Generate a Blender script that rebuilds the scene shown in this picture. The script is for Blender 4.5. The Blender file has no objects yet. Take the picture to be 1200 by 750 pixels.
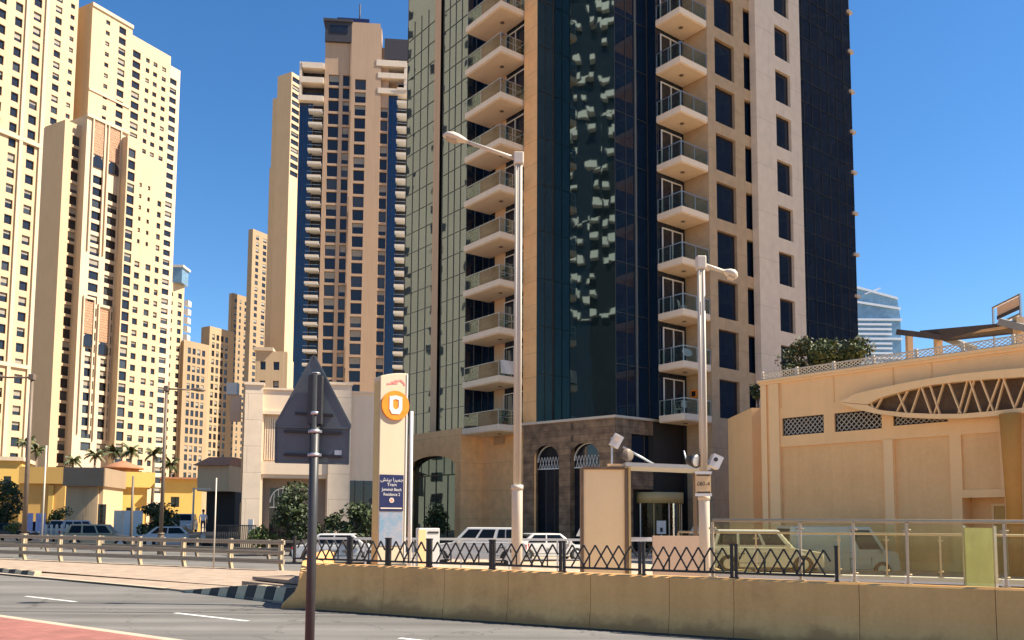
import bpy, bmesh, math, random
from mathutils import Vector, Matrix
random.seed(7)
rad = math.radians
S = bpy.context.scene
COL = S.collection
H = 2.2                       # eye height of the camera above the road

# ------------------------------------------------------------------ camera
PITCH, ROLL = rad(4.76), rad(0.3)
cam_d = bpy.data.cameras.new('camera'); cam = bpy.data.objects.new('camera', cam_d); COL.objects.link(cam)
cam_d.sensor_width = 36; cam_d.lens = 30; cam_d.shift_y = 0.125
cam_d.clip_start = 0.1; cam_d.clip_end = 6000
CR = Matrix.Rotation(math.pi/2 + PITCH, 3, 'X') @ Matrix.Rotation(ROLL, 3, 'Z')
cam.matrix_world = Matrix.Translation((0, 0, H)) @ CR.to_4x4()
S.camera = cam

def ray(px, py):
    d = CR @ Vector(((px-600)/1000, (525-py)/1000, -1)); return d / d.y
def R(px, py=607): return ray(px, py).x          # lateral metres per metre of depth
def E(px, py): return ray(px, py).z              # rise over the eye per metre of depth
def at(px, py, Y):
    d = ray(px, py); return Vector((d.x*Y, Y, H + d.z*Y))
def ground(px, py, z=0):
    d = ray(px, py); k = (z-H)/d.z; return Vector((d.x*k, k, z))

# ------------------------------------------------------------------ materials
def _nt(name):
    m = bpy.data.materials.new(name); m.use_nodes = True
    return m, m.node_tree.nodes, m.node_tree.links, m.node_tree.nodes['Principled BSDF']
def mat(name, rgb, rough=.8, var=.12, scale=1.5, bump=0.0, metal=0, streak=0.0, ior=1.45, fine=25, col2=None, bscale=None):
    m, N, L, p = _nt(name)
    p.inputs['Roughness'].default_value = rough; p.inputs['Metallic'].default_value = metal; p.inputs['IOR'].default_value = ior
    tc = N.new('ShaderNodeTexCoord')
    n1 = N.new('ShaderNodeTexNoise'); n1.inputs['Scale'].default_value = scale; n1.inputs['Detail'].default_value = 6; n1.inputs['Roughness'].default_value = .6
    n2 = N.new('ShaderNodeTexNoise'); n2.inputs['Scale'].default_value = fine; n2.inputs['Detail'].default_value = 3
    L.new(tc.outputs['Object'], n1.inputs['Vector']); L.new(tc.outputs['Object'], n2.inputs['Vector'])
    mx = N.new('ShaderNodeMath'); mx.operation = 'MULTIPLY_ADD'; mx.inputs[1].default_value = .65
    m2 = N.new('ShaderNodeMath'); m2.operation = 'MULTIPLY'; m2.inputs[1].default_value = .35
    L.new(n2.outputs['Fac'], m2.inputs[0]); L.new(n1.outputs['Fac'], mx.inputs[0]); L.new(m2.outputs[0], mx.inputs[2])
    fac = mx.outputs[0]
    if streak:
        mp = N.new('ShaderNodeMapping'); mp.inputs['Scale'].default_value = (1.6, 1.6, .06)
        n3 = N.new('ShaderNodeTexNoise'); n3.inputs['Scale'].default_value = 2.2; n3.inputs['Detail'].default_value = 5
        L.new(tc.outputs['Object'], mp.inputs['Vector']); L.new(mp.outputs[0], n3.inputs['Vector'])
        ms = N.new('ShaderNodeMix'); ms.inputs[0].default_value = streak
        L.new(fac, ms.inputs[2]); L.new(n3.outputs['Fac'], ms.inputs[3]); fac = ms.outputs[0]
    cr = N.new('ShaderNodeValToRGB'); cr.color_ramp.elements[0].position = .3; cr.color_ramp.elements[1].position = .7
    lo = [max(0, c*(1-var)) for c in rgb]; hi = [min(1, c*(1+var)) for c in rgb]
    if col2: lo, hi = col2, rgb
    cr.color_ramp.elements[0].color = (*lo, 1); cr.color_ramp.elements[1].color = (*hi, 1)
    L.new(fac, cr.inputs[0]); L.new(cr.outputs[0], p.inputs['Base Color'])
    if bump:
        b = N.new('ShaderNodeBump'); b.inputs['Distance'].default_value = bump; b.inputs['Strength'].default_value = .8
        if bscale: n2.inputs['Scale'].default_value = bscale
        L.new(n2.outputs['Fac'], b.inputs['Height']); L.new(b.outputs[0], p.inputs['Normal'])
    return m
def glass(name, rgb, ior=1.5, wave=0.0, wscale=.6, rough=.02, var=.3):
    m = mat(name, rgb, rough, var, .5, ior=ior, fine=2)
    if wave:
        N, L = m.node_tree.nodes, m.node_tree.links; p = N['Principled BSDF']
        tc = N.new('ShaderNodeTexCoord'); n = N.new('ShaderNodeTexNoise'); n.inputs['Scale'].default_value = wscale; n.inputs['Detail'].default_value = 1.5
        b = N.new('ShaderNodeBump'); b.inputs['Distance'].default_value = wave; b.inputs['Strength'].default_value = 1
        L.new(tc.outputs['Object'], n.inputs['Vector']); L.new(n.outputs['Fac'], b.inputs['Height']); L.new(b.outputs[0], p.inputs['Normal'])
    return m
def tint(m,c):
    m.node_tree.nodes['Principled BSDF'].inputs['Specular Tint'].default_value=(*c,1); return m
def thin_glass(name, tint, refl=.5, frost=0.0, body=(.6,.75,.55)):
    m, N, L, p = _nt(name)
    out = N['Material Output']
    t = N.new('ShaderNodeBsdfTransparent'); t.inputs[0].default_value = (*tint, 1)
    g = N.new('ShaderNodeBsdfGlossy'); g.inputs['Roughness'].default_value = .03
    fr = N.new('ShaderNodeFresnel'); fr.inputs[0].default_value = 1.5
    mu = N.new('ShaderNodeMath'); mu.operation = 'MULTIPLY'; mu.inputs[1].default_value = refl
    L.new(fr.outputs[0], mu.inputs[0])
    mx = N.new('ShaderNodeMixShader'); L.new(mu.outputs[0], mx.inputs[0]); L.new(t.outputs[0], mx.inputs[1]); L.new(g.outputs[0], mx.inputs[2])
    d = N.new('ShaderNodeBsdfDiffuse'); d.inputs[0].default_value = (*body, 1)
    tr = N.new('ShaderNodeBsdfTranslucent'); tr.inputs[0].default_value = (*body, 1)
    a = N.new('ShaderNodeMixShader'); a.inputs[0].default_value = .5; L.new(d.outputs[0], a.inputs[1]); L.new(tr.outputs[0], a.inputs[2])
    m2 = N.new('ShaderNodeMixShader'); L.new(mx.outputs[0], m2.inputs[1]); L.new(a.outputs[0], m2.inputs[2])
    n = N.new('ShaderNodeTexNoise'); n.inputs['Scale'].default_value = 2; n.inputs['Detail'].default_value = 5
    mr = N.new('ShaderNodeMapRange'); mr.inputs[1].default_value = .3; mr.inputs[2].default_value = .75; mr.inputs[3].default_value = frost*.7; mr.inputs[4].default_value = min(1, frost*1.2+.012)
    L.new(n.outputs['Fac'], mr.inputs[0]); L.new(mr.outputs[0], m2.inputs[0])
    L.new(m2.outputs[0], out.inputs[0]); N.remove(p)
    return m
def brickmat(name, c1, c2, mortar, bw, bh, msize=.01, rough=.8, scale=1.0, plane='xz', bump=.004, var=.2, offset=.5):
    m, N, L, p = _nt(name); p.inputs['Roughness'].default_value = rough
    tc = N.new('ShaderNodeTexCoord'); vec = tc.outputs['Object']
    if plane == 'xz':      # wall: horizontal run taken along x+y, height along z
        sp = N.new('ShaderNodeSeparateXYZ'); L.new(vec, sp.inputs[0])
        ad = N.new('ShaderNodeMath'); L.new(sp.outputs[0], ad.inputs[0]); L.new(sp.outputs[1], ad.inputs[1])
        cb = N.new('ShaderNodeCombineXYZ'); L.new(ad.outputs[0], cb.inputs[0]); L.new(sp.outputs[2], cb.inputs[1]); vec = cb.outputs[0]
    b = N.new('ShaderNodeTexBrick'); b.offset = offset
    b.inputs['Color1'].default_value = (*c1, 1); b.inputs['Color2'].default_value = (*c2, 1); b.inputs['Mortar'].default_value = (*mortar, 1)
    b.inputs['Scale'].default_value = scale; b.inputs['Brick Width'].default_value = bw; b.inputs['Row Height'].default_value = bh; b.inputs['Mortar Size'].default_value = msize
    L.new(vec, b.inputs['Vector'])
    n = N.new('ShaderNodeTexNoise'); n.inputs['Scale'].default_value = 1.7; n.inputs['Detail'].default_value = 7; L.new(tc.outputs['Object'], n.inputs['Vector'])
    mr = N.new('ShaderNodeMapRange'); mr.inputs[1].default_value = .3; mr.inputs[2].default_value = .7; mr.inputs[3].default_value = 1-var; mr.inputs[4].default_value = 1+var; L.new(n.outputs['Fac'], mr.inputs[0])
    mx = N.new('ShaderNodeMix'); mx.data_type = 'RGBA'; mx.blend_type = 'MULTIPLY'; mx.inputs[0].default_value = 1
    L.new(b.outputs['Color'], mx.inputs[6]); L.new(mr.outputs[0], mx.inputs[7]); L.new(mx.outputs[2], p.inputs['Base Color'])
    bp = N.new('ShaderNodeBump'); bp.invert = True; bp.inputs['Distance'].default_value = bump; L.new(b.outputs['Fac'], bp.inputs['Height']); L.new(bp.outputs[0], p.inputs['Normal'])
    return m

MT = {}
def defmats():
    a = MT
    a['cream'] = mat('cream_render', (.55,.405,.25), .85, .13, .12, streak=.6)
    a['cream_dark'] = mat('ochre_render', (.56,.39,.22), .85, .1, .2, streak=.4)  # tone of the cream towers' shaded sides put into the colour
    a['cream_pale'] = mat('pale_cream_render', (.58,.46,.32), .85, .10, .15, streak=.4)
    a['lattice_tan'] = brickmat('terracotta_lattice', (.52,.30,.17), (.46,.26,.15), (.3,.17,.1), .7, .7, .12, bump=.05)
    a['win_dark'] = glass('dark_window_glass', (.018,.02,.026), 1.5)
    a['win_frame_b'] = mat('bronze_frame', (.06,.045,.035), .5, .1, 5)
    a['win_frame_w'] = mat('white_frame', (.75,.73,.68), .5, .05, 5)
    a['far_beige'] = mat('far_beige_render', (.40,.285,.165), .85, .12, .2, streak=.4)  # distant towers' shade put into these darker base colours, beige and brown
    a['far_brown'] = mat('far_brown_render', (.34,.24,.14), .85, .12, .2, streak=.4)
    a['tower_tan'] = mat('pinkish_tan_cladding', (.46,.31,.20), .75, .12, .12, streak=.5)
    a['column_ochre'] = mat('column_ochre', (.60,.26,.05), .8, .12, 1)
    a['curtain'] = mat('window_with_blind', (.30,.26,.2), .35, .2, .8)
    a['win_mid'] = glass('grey_window_glass', (.05,.055,.06), 1.5)
    a['neighbour_blue'] = brickmat('neighbour_blue_cladding', (.10,.15,.25), (.06,.09,.17), (.16,.19,.24), 3, 3.4, .12, .5, bump=.02, var=.3)
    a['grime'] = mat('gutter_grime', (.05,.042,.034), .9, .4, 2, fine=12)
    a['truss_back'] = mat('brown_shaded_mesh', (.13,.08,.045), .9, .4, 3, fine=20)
    a['rail_gold'] = mat('champagne_rail', (.56,.43,.27), .35, .08, 6, metal=.35)
    a['pale_unit'] = mat('pale_metal_unit', (.46,.43,.38), .6, .1, 3)
    a['tan'] = mat('tan_cladding', (.56,.38,.23), .7, .1, .12, streak=.5)
    a['tan_warm'] = brickmat('tan_panel_column', (.90,.51,.215), (.885,.50,.21), (.58,.33,.14), 6, 1.81, .02, .7, bump=.004, var=.07)
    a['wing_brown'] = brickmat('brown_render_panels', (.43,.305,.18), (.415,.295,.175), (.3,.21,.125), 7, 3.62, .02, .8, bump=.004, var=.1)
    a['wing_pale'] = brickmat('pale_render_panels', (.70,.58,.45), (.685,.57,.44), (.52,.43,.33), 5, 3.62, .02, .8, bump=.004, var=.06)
    a['slab'] = mat('balcony_concrete', (.78,.64,.47), .8, .1, .8, streak=.3)
    a['stone'] = brickmat('rough_brown_stone', (.28,.175,.095), (.19,.118,.066), (.10,.066,.04), .9, .45, .012, .75, bump=.012, var=.45)
    a['stone_trim'] = mat('pale_stone_trim', (.6,.52,.4), .7, .08, 2)
    a['base_tan'] = brickmat('tan_base_panels', (.92,.55,.25), (.90,.54,.245), (.62,.37,.16), 8, 2.2, .015, .8, bump=.004, var=.1)
    a['glass_l'] = glass('bronze_mirror_glass', (.035,.042,.032), 2.6, .009, .5)
    a['glass_a'] = glass('teal_mirror_glass', (.006,.016,.018), 2.1, .009, .35)
    a['glass_b'] = glass('navy_glass', (.006,.014,.030), 1.55, .006, .5)
    a['glass_blue'] = glass('blue_glass', (.012,.03,.085), 1.6, .006, .4)
    a['mullion'] = mat('dark_mullion', (.05,.05,.045), .4, .1, 4)
    a['mullion_pale'] = mat('grey_mullion', (.12,.13,.125), .4, .1, 4)
    a['reflected_stone'] = mat('grey_beige_stone', (.33,.32,.265), .85, .08, .1)
    a['steel'] = mat('stainless_rail', (.55,.53,.5), .35, .08, 6, metal=.9)
    a['rail_glass'] = thin_glass('rail_glass', (.93,.92,.80), .5, .015, (.7,.66,.4))
    a['balcony_glass'] = thin_glass('balcony_glass', (.84,.88,.82), .3, 0)
    a['rail_tan'] = thin_glass('tan_rail_panel', (.7,.62,.45), 1.0, .6, (.62,.47,.27))
    a['green_panel'] = thin_glass('frosted_green_glass', (.7,.72,.5), .8, .62, (.55,.56,.34))
    a['sandst'] = mat('ochre_wall_render', (.89,.55,.255), .85, .09, .5, bump=.006, streak=.2)
    a['sandst_trim'] = mat('ochre_trim', (.89,.58,.285), .8, .07, 1.0, streak=.3)
    a['sandst_panel'] = mat('ochre_panel_render', (.88,.535,.24), .9, .1, .8, bump=.006, streak=.3, fine=6, col2=(.72,.41,.17))
    a['lattice_w'] = mat('white_lattice', (.50,.45,.36), .6, .08, 6)
    a['dark_in'] = mat('dark_interior', (.035,.03,.026), .9, .2, 1)
    a['concrete_wall'] = mat('stained_parapet_concrete', (.88,.49,.185), .9, .18, .9, bump=.004, streak=.4, fine=14, col2=(.66,.33,.11))
    a['concrete'] = mat('pale_concrete', (.42,.35,.26), .9, .12, 1.2, bump=.003)
    a['asphalt'] = mat('worn_asphalt', (.15,.142,.13), .88, .22, .35, bump=.004, fine=90)
    m=a['asphalt']; N,L=m.node_tree.nodes,m.node_tree.links; p=N['Principled BSDF']
    tc=N.new('ShaderNodeTexCoord'); mp=N.new('ShaderNodeMapping'); mp.inputs['Rotation'].default_value=(0,0,.598); mp.inputs['Scale'].default_value=(.06,1.1,1)
    n=N.new('ShaderNodeTexNoise'); n.inputs['Scale'].default_value=1.0; n.inputs['Detail'].default_value=6; L.new(tc.outputs['Object'],mp.inputs['Vector']); L.new(mp.outputs[0],n.inputs['Vector'])
    mr=N.new('ShaderNodeMapRange'); mr.inputs[1].default_value=.35; mr.inputs[2].default_value=.65; mr.inputs[3].default_value=.62; mr.inputs[4].default_value=1.15; L.new(n.outputs['Fac'],mr.inputs[0])
    v=N.new('ShaderNodeTexVoronoi'); v.feature='DISTANCE_TO_EDGE'; v.inputs['Scale'].default_value=.28
    n9=N.new('ShaderNodeTexNoise'); n9.inputs['Scale'].default_value=1.2; n9.inputs['Detail'].default_value=5; va=N.new('ShaderNodeVectorMath'); va.operation='MULTIPLY_ADD'; va.inputs[1].default_value=(1.6,1.6,0); L.new(tc.outputs['Object'],n9.inputs['Vector']); L.new(n9.outputs['Color'],va.inputs[0]); L.new(tc.outputs['Object'],va.inputs[2]); L.new(va.outputs[0],v.inputs['Vector'])
    m3=N.new('ShaderNodeMapRange'); m3.inputs[1].default_value=0; m3.inputs[2].default_value=.006; m3.inputs[3].default_value=.55; m3.inputs[4].default_value=1; L.new(v.outputs['Distance'],m3.inputs[0])
    mm=N.new('ShaderNodeMath'); mm.operation='MULTIPLY'; L.new(mr.outputs[0],mm.inputs[0]); L.new(m3.outputs[0],mm.inputs[1])
    mx=N.new('ShaderNodeMix'); mx.data_type='RGBA'; mx.blend_type='MULTIPLY'; mx.inputs[0].default_value=1
    src=p.inputs['Base Color'].links[0].from_socket; L.new(src,mx.inputs[6]); L.new(mm.outputs[0],mx.inputs[7]); L.new(mx.outputs[2],p.inputs['Base Color'])
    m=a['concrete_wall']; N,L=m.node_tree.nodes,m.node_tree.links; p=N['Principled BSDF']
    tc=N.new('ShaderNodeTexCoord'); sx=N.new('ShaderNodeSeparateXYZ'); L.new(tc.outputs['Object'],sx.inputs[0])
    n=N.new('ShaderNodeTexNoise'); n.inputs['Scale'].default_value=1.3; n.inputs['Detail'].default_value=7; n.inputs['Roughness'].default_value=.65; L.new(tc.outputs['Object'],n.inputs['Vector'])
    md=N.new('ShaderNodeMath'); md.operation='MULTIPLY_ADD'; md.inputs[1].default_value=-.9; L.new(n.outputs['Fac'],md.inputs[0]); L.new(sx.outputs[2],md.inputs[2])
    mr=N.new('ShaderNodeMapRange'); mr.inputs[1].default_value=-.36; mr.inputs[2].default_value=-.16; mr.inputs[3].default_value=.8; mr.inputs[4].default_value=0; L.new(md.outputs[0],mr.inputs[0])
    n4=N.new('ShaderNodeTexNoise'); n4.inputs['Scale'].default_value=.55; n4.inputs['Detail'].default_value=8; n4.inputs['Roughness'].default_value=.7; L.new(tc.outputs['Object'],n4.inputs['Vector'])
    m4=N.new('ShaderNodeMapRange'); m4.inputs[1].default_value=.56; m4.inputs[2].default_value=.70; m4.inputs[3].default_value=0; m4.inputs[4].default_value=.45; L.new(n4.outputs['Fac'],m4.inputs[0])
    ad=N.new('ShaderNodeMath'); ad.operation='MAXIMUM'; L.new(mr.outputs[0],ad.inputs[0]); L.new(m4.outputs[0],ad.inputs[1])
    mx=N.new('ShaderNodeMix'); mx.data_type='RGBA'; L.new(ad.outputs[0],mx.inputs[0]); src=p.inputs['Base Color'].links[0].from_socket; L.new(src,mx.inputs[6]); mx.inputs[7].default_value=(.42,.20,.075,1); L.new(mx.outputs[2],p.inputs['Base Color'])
    a['plaza'] = brickmat('plaza_paving', (.46,.36,.25), (.42,.33,.23), (.3,.23,.16), .6, .3, .01, .85, plane='xy')
    a['paving_pale'] = brickmat('sandy_paving', (.37,.275,.20), (.335,.25,.18), (.25,.19,.14), .4, .2, .008, .9, plane='xy', var=.18)
    a['paving_red'] = brickmat('red_paving', (.33,.125,.10), (.28,.105,.082), (.20,.10,.08), .22, .11, .007, .85, plane='xy', var=.18)
    a['paint'] = mat('worn_road_paint', (.72,.70,.66), .8, .15, 6, col2=(.42,.40,.38))
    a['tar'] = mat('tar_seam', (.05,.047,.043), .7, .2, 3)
    a['kerb_k'] = mat('black_kerb_paint', (.035,.032,.03), .7, .3, 6)
    a['kerb_w'] = mat('cream_kerb_paint', (.46,.37,.24), .7, .15, 6)
    a['brownstep'] = mat('brown_step', (.27,.20,.145), .85, .15, 4)
    a['rail_beige'] = mat('beige_guardrail', (.34,.27,.19), .6, .12, 3, streak=.2)
    a['rail_post'] = mat('cream_guardrail_post', (.46,.37,.24), .6, .12, 5)
    a['black_iron'] = mat('black_iron', (.022,.02,.02), .45, .25, 8)
    a['sign_back'] = mat('grey_sign_back', (.095,.122,.128), .55, .15, 5)
    a['sign_post'] = mat('dark_sign_post', (.035,.036,.036), .45, .15, 5)
    a['galv'] = mat('galvanised_bracket', (.5,.5,.5), .4, .1, 8, metal=.7)
    a['lamp_pole'] = mat('cream_lamp_pole', (.56,.49,.38), .45, .08, 2, streak=.3)
    a['lamp_white'] = mat('white_lamp_head', (.6,.53,.42), .4, .06, 4)
    a['lamp_brown'] = mat('brown_lamp_pole', (.16,.12,.085), .5, .15, 3)
    a['lens'] = mat('lamp_lens', (.45,.36,.26), .2, .1, 6)
    a['pylon'] = mat('cream_pylon', (.56,.46,.31), .5, .05, 1.5, streak=.3)
    a['pylon_side'] = mat('ochre_pylon_side', (.52,.38,.16), .5, .08, 1.5)  # shade on the pylon's side put into a darker ochre
    a['orange'] = mat('orange_badge', (.85,.20,.008), .4, .1, 4, col2=(.88,.28,.015))
    a['white'] = mat('white_paint', (.62,.6,.56), .45, .04, 4)
    a['red'] = mat('red_mark', (.7,.06,.05), .5, .1, 5)
    a['pinkred'] = mat('pale_red_mark', (.72,.22,.19), .5, .1, 5)
    a['navy'] = mat('navy_panel', (.012,.016,.07), .4, .1, 4)
    a['map'] = mat('pale_map', (.37,.31,.32), .4, .1, 3.5, col2=(.09,.23,.34))
    a['cream_panel'] = mat('cream_advert_panel', (.88,.64,.34), .35, .06, .9)
    a['bronze'] = mat('bronze_frame_dark', (.16,.10,.055), .45, .15, 4)
    a['pinkwall'] = mat('pinkish_panel', (.60,.42,.28), .7, .08, 1.5, streak=.3)
    a['grey_steel'] = mat('grey_steel_roof', (.42,.42,.39), .5, .1, 3)
    a['sign_tan'] = mat('tan_square_sign', (.68,.47,.24), .5, .06, 5)
    a['yellow'] = mat('yellow_render', (.64,.42,.11), .85, .08, .4, streak=.3)
    a['yellow2'] = mat('orange_yellow_render', (.54,.33,.10), .85, .1, .4, streak=.3)
    a['greybrown'] = mat('grey_brown_cladding', (.30,.215,.135), .85, .12, .4, streak=.3)  # grey-brown holds the shade on the hall's wing; terrace shares it
    a['terracotta'] = mat('terracotta_roof', (.36,.16,.085), .85, .2, 1.2)
    a['bark'] = mat('bark', (.12,.085,.055), .95, .3, 4, bump=.01)
    a['palmbark'] = mat('palm_bark', (.17,.125,.085), .95, .3, 5, bump=.02)
    a['tyre'] = mat('tyre', (.02,.02,.02), .85, .2, 8)
    a['rim'] = mat('wheel_rim', (.5,.5,.5), .35, .1, 8, metal=.8)
    a['car_glass'] = glass('car_glass', (.006,.007,.008), 1.3)
    a['car_white'] = mat('white_car_paint', (.52,.51,.48), .25, .03, 2)
    a['car_silver'] = mat('silver_car_paint', (.42,.42,.41), .3, .05, 2, metal=.4)
    a['car_black'] = mat('black_car_paint', (.02,.02,.022), .2, .1, 2)
    a['car_gold'] = mat('beige_car_paint', (.40,.32,.2), .3, .05, 2, metal=.3)
    a['car_green'] = mat('dark_green_car_paint', (.05,.09,.075), .25, .08, 2)
    a['lamp_red'] = mat('tail_light_red', (.5,.02,.015), .25, .1, 5)
    a['lamp_clear'] = mat('headlight_clear', (.7,.7,.68), .15, .05, 5)
    a['dark_plastic'] = mat('dark_plastic', (.03,.03,.03), .6, .2, 5)
    a['fbwhite'] = mat('white_band', (.66,.74,.82), .6, .05, 1)
    a['fbglass'] = glass('pale_blue_glass', (.16,.28,.40), 1.6)
    a['darkmetal'] = mat('dark_metal_canopy', (.045,.04,.045), .6, .2, 3)
    a['grey_pole'] = mat('grey_wood_beam', (.22,.22,.21), .6, .1, 4)
    a['skin'] = mat('skin', (.36,.2,.13), .6, .08, 10)
    a['shirt'] = mat('white_shirt', (.78,.78,.8), .85, .05, 10)
    a['jeans'] = mat('dark_blue_trousers', (.04,.05,.09), .9, .15, 10)
    a['hair'] = mat('black_hair', (.015,.012,.01), .7, .2, 20)
    a['lilac'] = mat('lilac_banner', (.42,.34,.68), .7, .15, 3, col2=(.75,.72,.82))
    for nm, c in (('leaf_dark', (.030,.045,.016)), ('leaf_mid', (.06,.085,.022)), ('leaf_bright', (.12,.17,.03)), ('leaf_palm', (.05,.065,.022)), ('leaf_dry', (.14,.115,.04))):
        m = mat(nm, c, .6, .5, 1.3, fine=9); a[nm] = m
defmats()
tint(MT['glass_l'],(.86,.93,.90)); tint(MT['glass_a'],(.75,1,.95))

# ------------------------------------------------------------------ mesh builder
class MB:
    def __init__(s): s.v=[]; s.f=[]; s.m=[]; s.mats=[]; s.smooth=set()
    def mi(s, m):
        m = MT[m] if isinstance(m, str) else m
        if m not in s.mats: s.mats.append(m)
        return s.mats.index(m)
    def poly(s, pts, m):
        i=len(s.v); s.v += [tuple(p) for p in pts]; s.f.append(tuple(range(i,i+len(pts)))); s.m.append(s.mi(m))
    def hexa(s, b, t, m):            # bottom quad (ccw from above), top quad
        i=len(s.v); s.v += [tuple(p) for p in b]+[tuple(p) for p in t]; k=s.mi(m)
        n=len(b)
        s.f.append(tuple(reversed(range(i,i+n)))); s.m.append(k)
        s.f.append(tuple(range(i+n,i+2*n))); s.m.append(k)
        for j in range(n):
            s.f.append((i+j, i+(j+1)%n, i+n+(j+1)%n, i+n+j)); s.m.append(k)
    def box(s, x0,x1,y0,y1,z0,z1,m):
        s.hexa([(x0,y0,z0),(x1,y0,z0),(x1,y1,z0),(x0,y1,z0)], [(x0,y0,z1),(x1,y0,z1),(x1,y1,z1),(x0,y1,z1)], m)
    def fbox(s, fr, a0,a1,b0,b1,z0,z1,m):
        O,e1,e2 = fr
        q=[(a0,b0),(a1,b0),(a1,b1),(a0,b1)]
        if e1[0]*e2[1]-e1[1]*e2[0] < 0: q.reverse()
        p=[(O[0]+a*e1[0]+b*e2[0], O[1]+a*e1[1]+b*e2[1]) for a,b in q]
        s.hexa([(x,y,z0) for x,y in p],[(x,y,z1) for x,y in p],m)
    def prism(s, poly, z0, z1, m):   # poly ccw from above
        s.hexa([(x,y,z0) for x,y in poly],[(x,y,z1) for x,y in poly],m)
    def bar(s, p0, p1, w, h, m, up=(0,0,1)):     # square bar
        p0,p1=Vector(p0),Vector(p1); d=(p1-p0).normalized(); u=Vector(up)
        if abs(d.dot(u))>.98: u=Vector((0,1,0))
        sd=d.cross(u).normalized(); u=sd.cross(d)
        q=[sd*a*w/2+u*b*h/2 for a,b in ((-1,-1),(1,-1),(1,1),(-1,1))]
        i=len(s.v); k=s.mi(m)
        s.v += [tuple(p0+c) for c in q]+[tuple(p1+c) for c in q]
        for f in ((0,1,2,3),(7,6,5,4),(0,4,5,1),(1,5,6,2),(2,6,7,3),(3,7,4,0)):
            s.f.append(tuple(i+j for j in f)); s.m.append(k)
    def tube(s, pts, rs, m, n=10, cap=True):
        pts=[Vector(p) for p in pts]; k=s.mi(m); i0=len(s.v)
        if not hasattr(rs,'__len__'): rs=[rs]*len(pts)
        for j,p in enumerate(pts):
            d=(pts[min(j+1,len(pts)-1)]-pts[max(j-1,0)]).normalized()
            u=Vector((0,0,1)) if abs(d.z)<.95 else Vector((0,1,0))
            a=d.cross(u).normalized(); b=a.cross(d)
            for q in range(n):
                t=2*math.pi*q/n; s.v.append(tuple(p+(a*math.cos(t)+b*math.sin(t))*rs[j]))
        for j in range(len(pts)-1):
            for q in range(n):
                s.smooth.add(len(s.f)); s.f.append((i0+j*n+q, i0+j*n+(q+1)%n, i0+(j+1)*n+(q+1)%n, i0+(j+1)*n+q)); s.m.append(k)
        if cap:
            s.f.append(tuple(i0+q for q in reversed(range(n)))); s.m.append(k)
            s.f.append(tuple(i0+(len(pts)-1)*n+q for q in range(n))); s.m.append(k)
    def blob(s, c, r, m, n=10, k=7, jit=0):
        c=Vector(c); i0=len(s.v); mi=s.mi(m)
        for a in range(k+1):
            th=math.pi*a/k
            for b in range(n):
                ph=2*math.pi*b/n; j=1+random.uniform(-jit,jit)
                s.v.append((c.x+r[0]*math.sin(th)*math.cos(ph)*j, c.y+r[1]*math.sin(th)*math.sin(ph)*j, c.z+r[2]*math.cos(th)*j))
        for a in range(k):
            for b in range(n):
                s.smooth.add(len(s.f)); s.f.append((i0+a*n+b, i0+(a+1)*n+b, i0+(a+1)*n+(b+1)%n, i0+a*n+(b+1)%n)); s.m.append(mi)
    def mesh(s, name, off=(0,0,0)):
        me=bpy.data.meshes.new(name)
        me.from_pydata([(x-off[0],y-off[1],z-off[2]) for x,y,z in s.v],[],s.f)
        for m in s.mats: me.materials.append(m)
        me.polygons.foreach_set('material_index', s.m)
        if s.smooth:
            me.polygons.foreach_set('use_smooth',[i in s.smooth for i in range(len(s.f))])
        me.update(); return me
    def build(s, name, parent=None, loc=None, rotz=0, bevel=0, world=True):
        """world=True: vertices are in world metres, re-based on the parent's (unrotated) place."""
        off=(0,0,0)
        if world and parent is not None:
            o=parent; off=Vector((0,0,0))
            while o is not None: off=off+o.location; o=o.parent
        elif world and loc is not None: off=loc
        ob=bpy.data.objects.new(name, s.mesh(name, off)); COL.objects.link(ob)
        if parent is not None: ob.parent=parent
        if loc is not None: ob.location=loc
        if rotz: ob.rotation_euler.z=rotz
        if bevel:
            b=ob.modifiers.new('bevel','BEVEL'); b.width=bevel; b.segments=2; b.limit_method='ANGLE'
        return ob

def tag(o, label=None, cat=None, group=None, kind=None):
    if label: o['label']=label
    if cat: o['category']=cat
    if group: o['group']=group
    if kind: o['kind']=kind
    return o
def thing(name, label, cat, loc=(0,0,0), rotz=0, group=None):
    o=bpy.data.objects.new(name,None); COL.objects.link(o); o.location=loc; o.rotation_euler.z=rotz
    o.empty_display_size=.3
    return tag(o,label,cat,group)
def copy_tree(o, parent=None):
    c=o.copy(); COL.objects.link(c); c.parent=parent
    for ch in list(o.children): copy_tree(ch,c)
    return c

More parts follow.
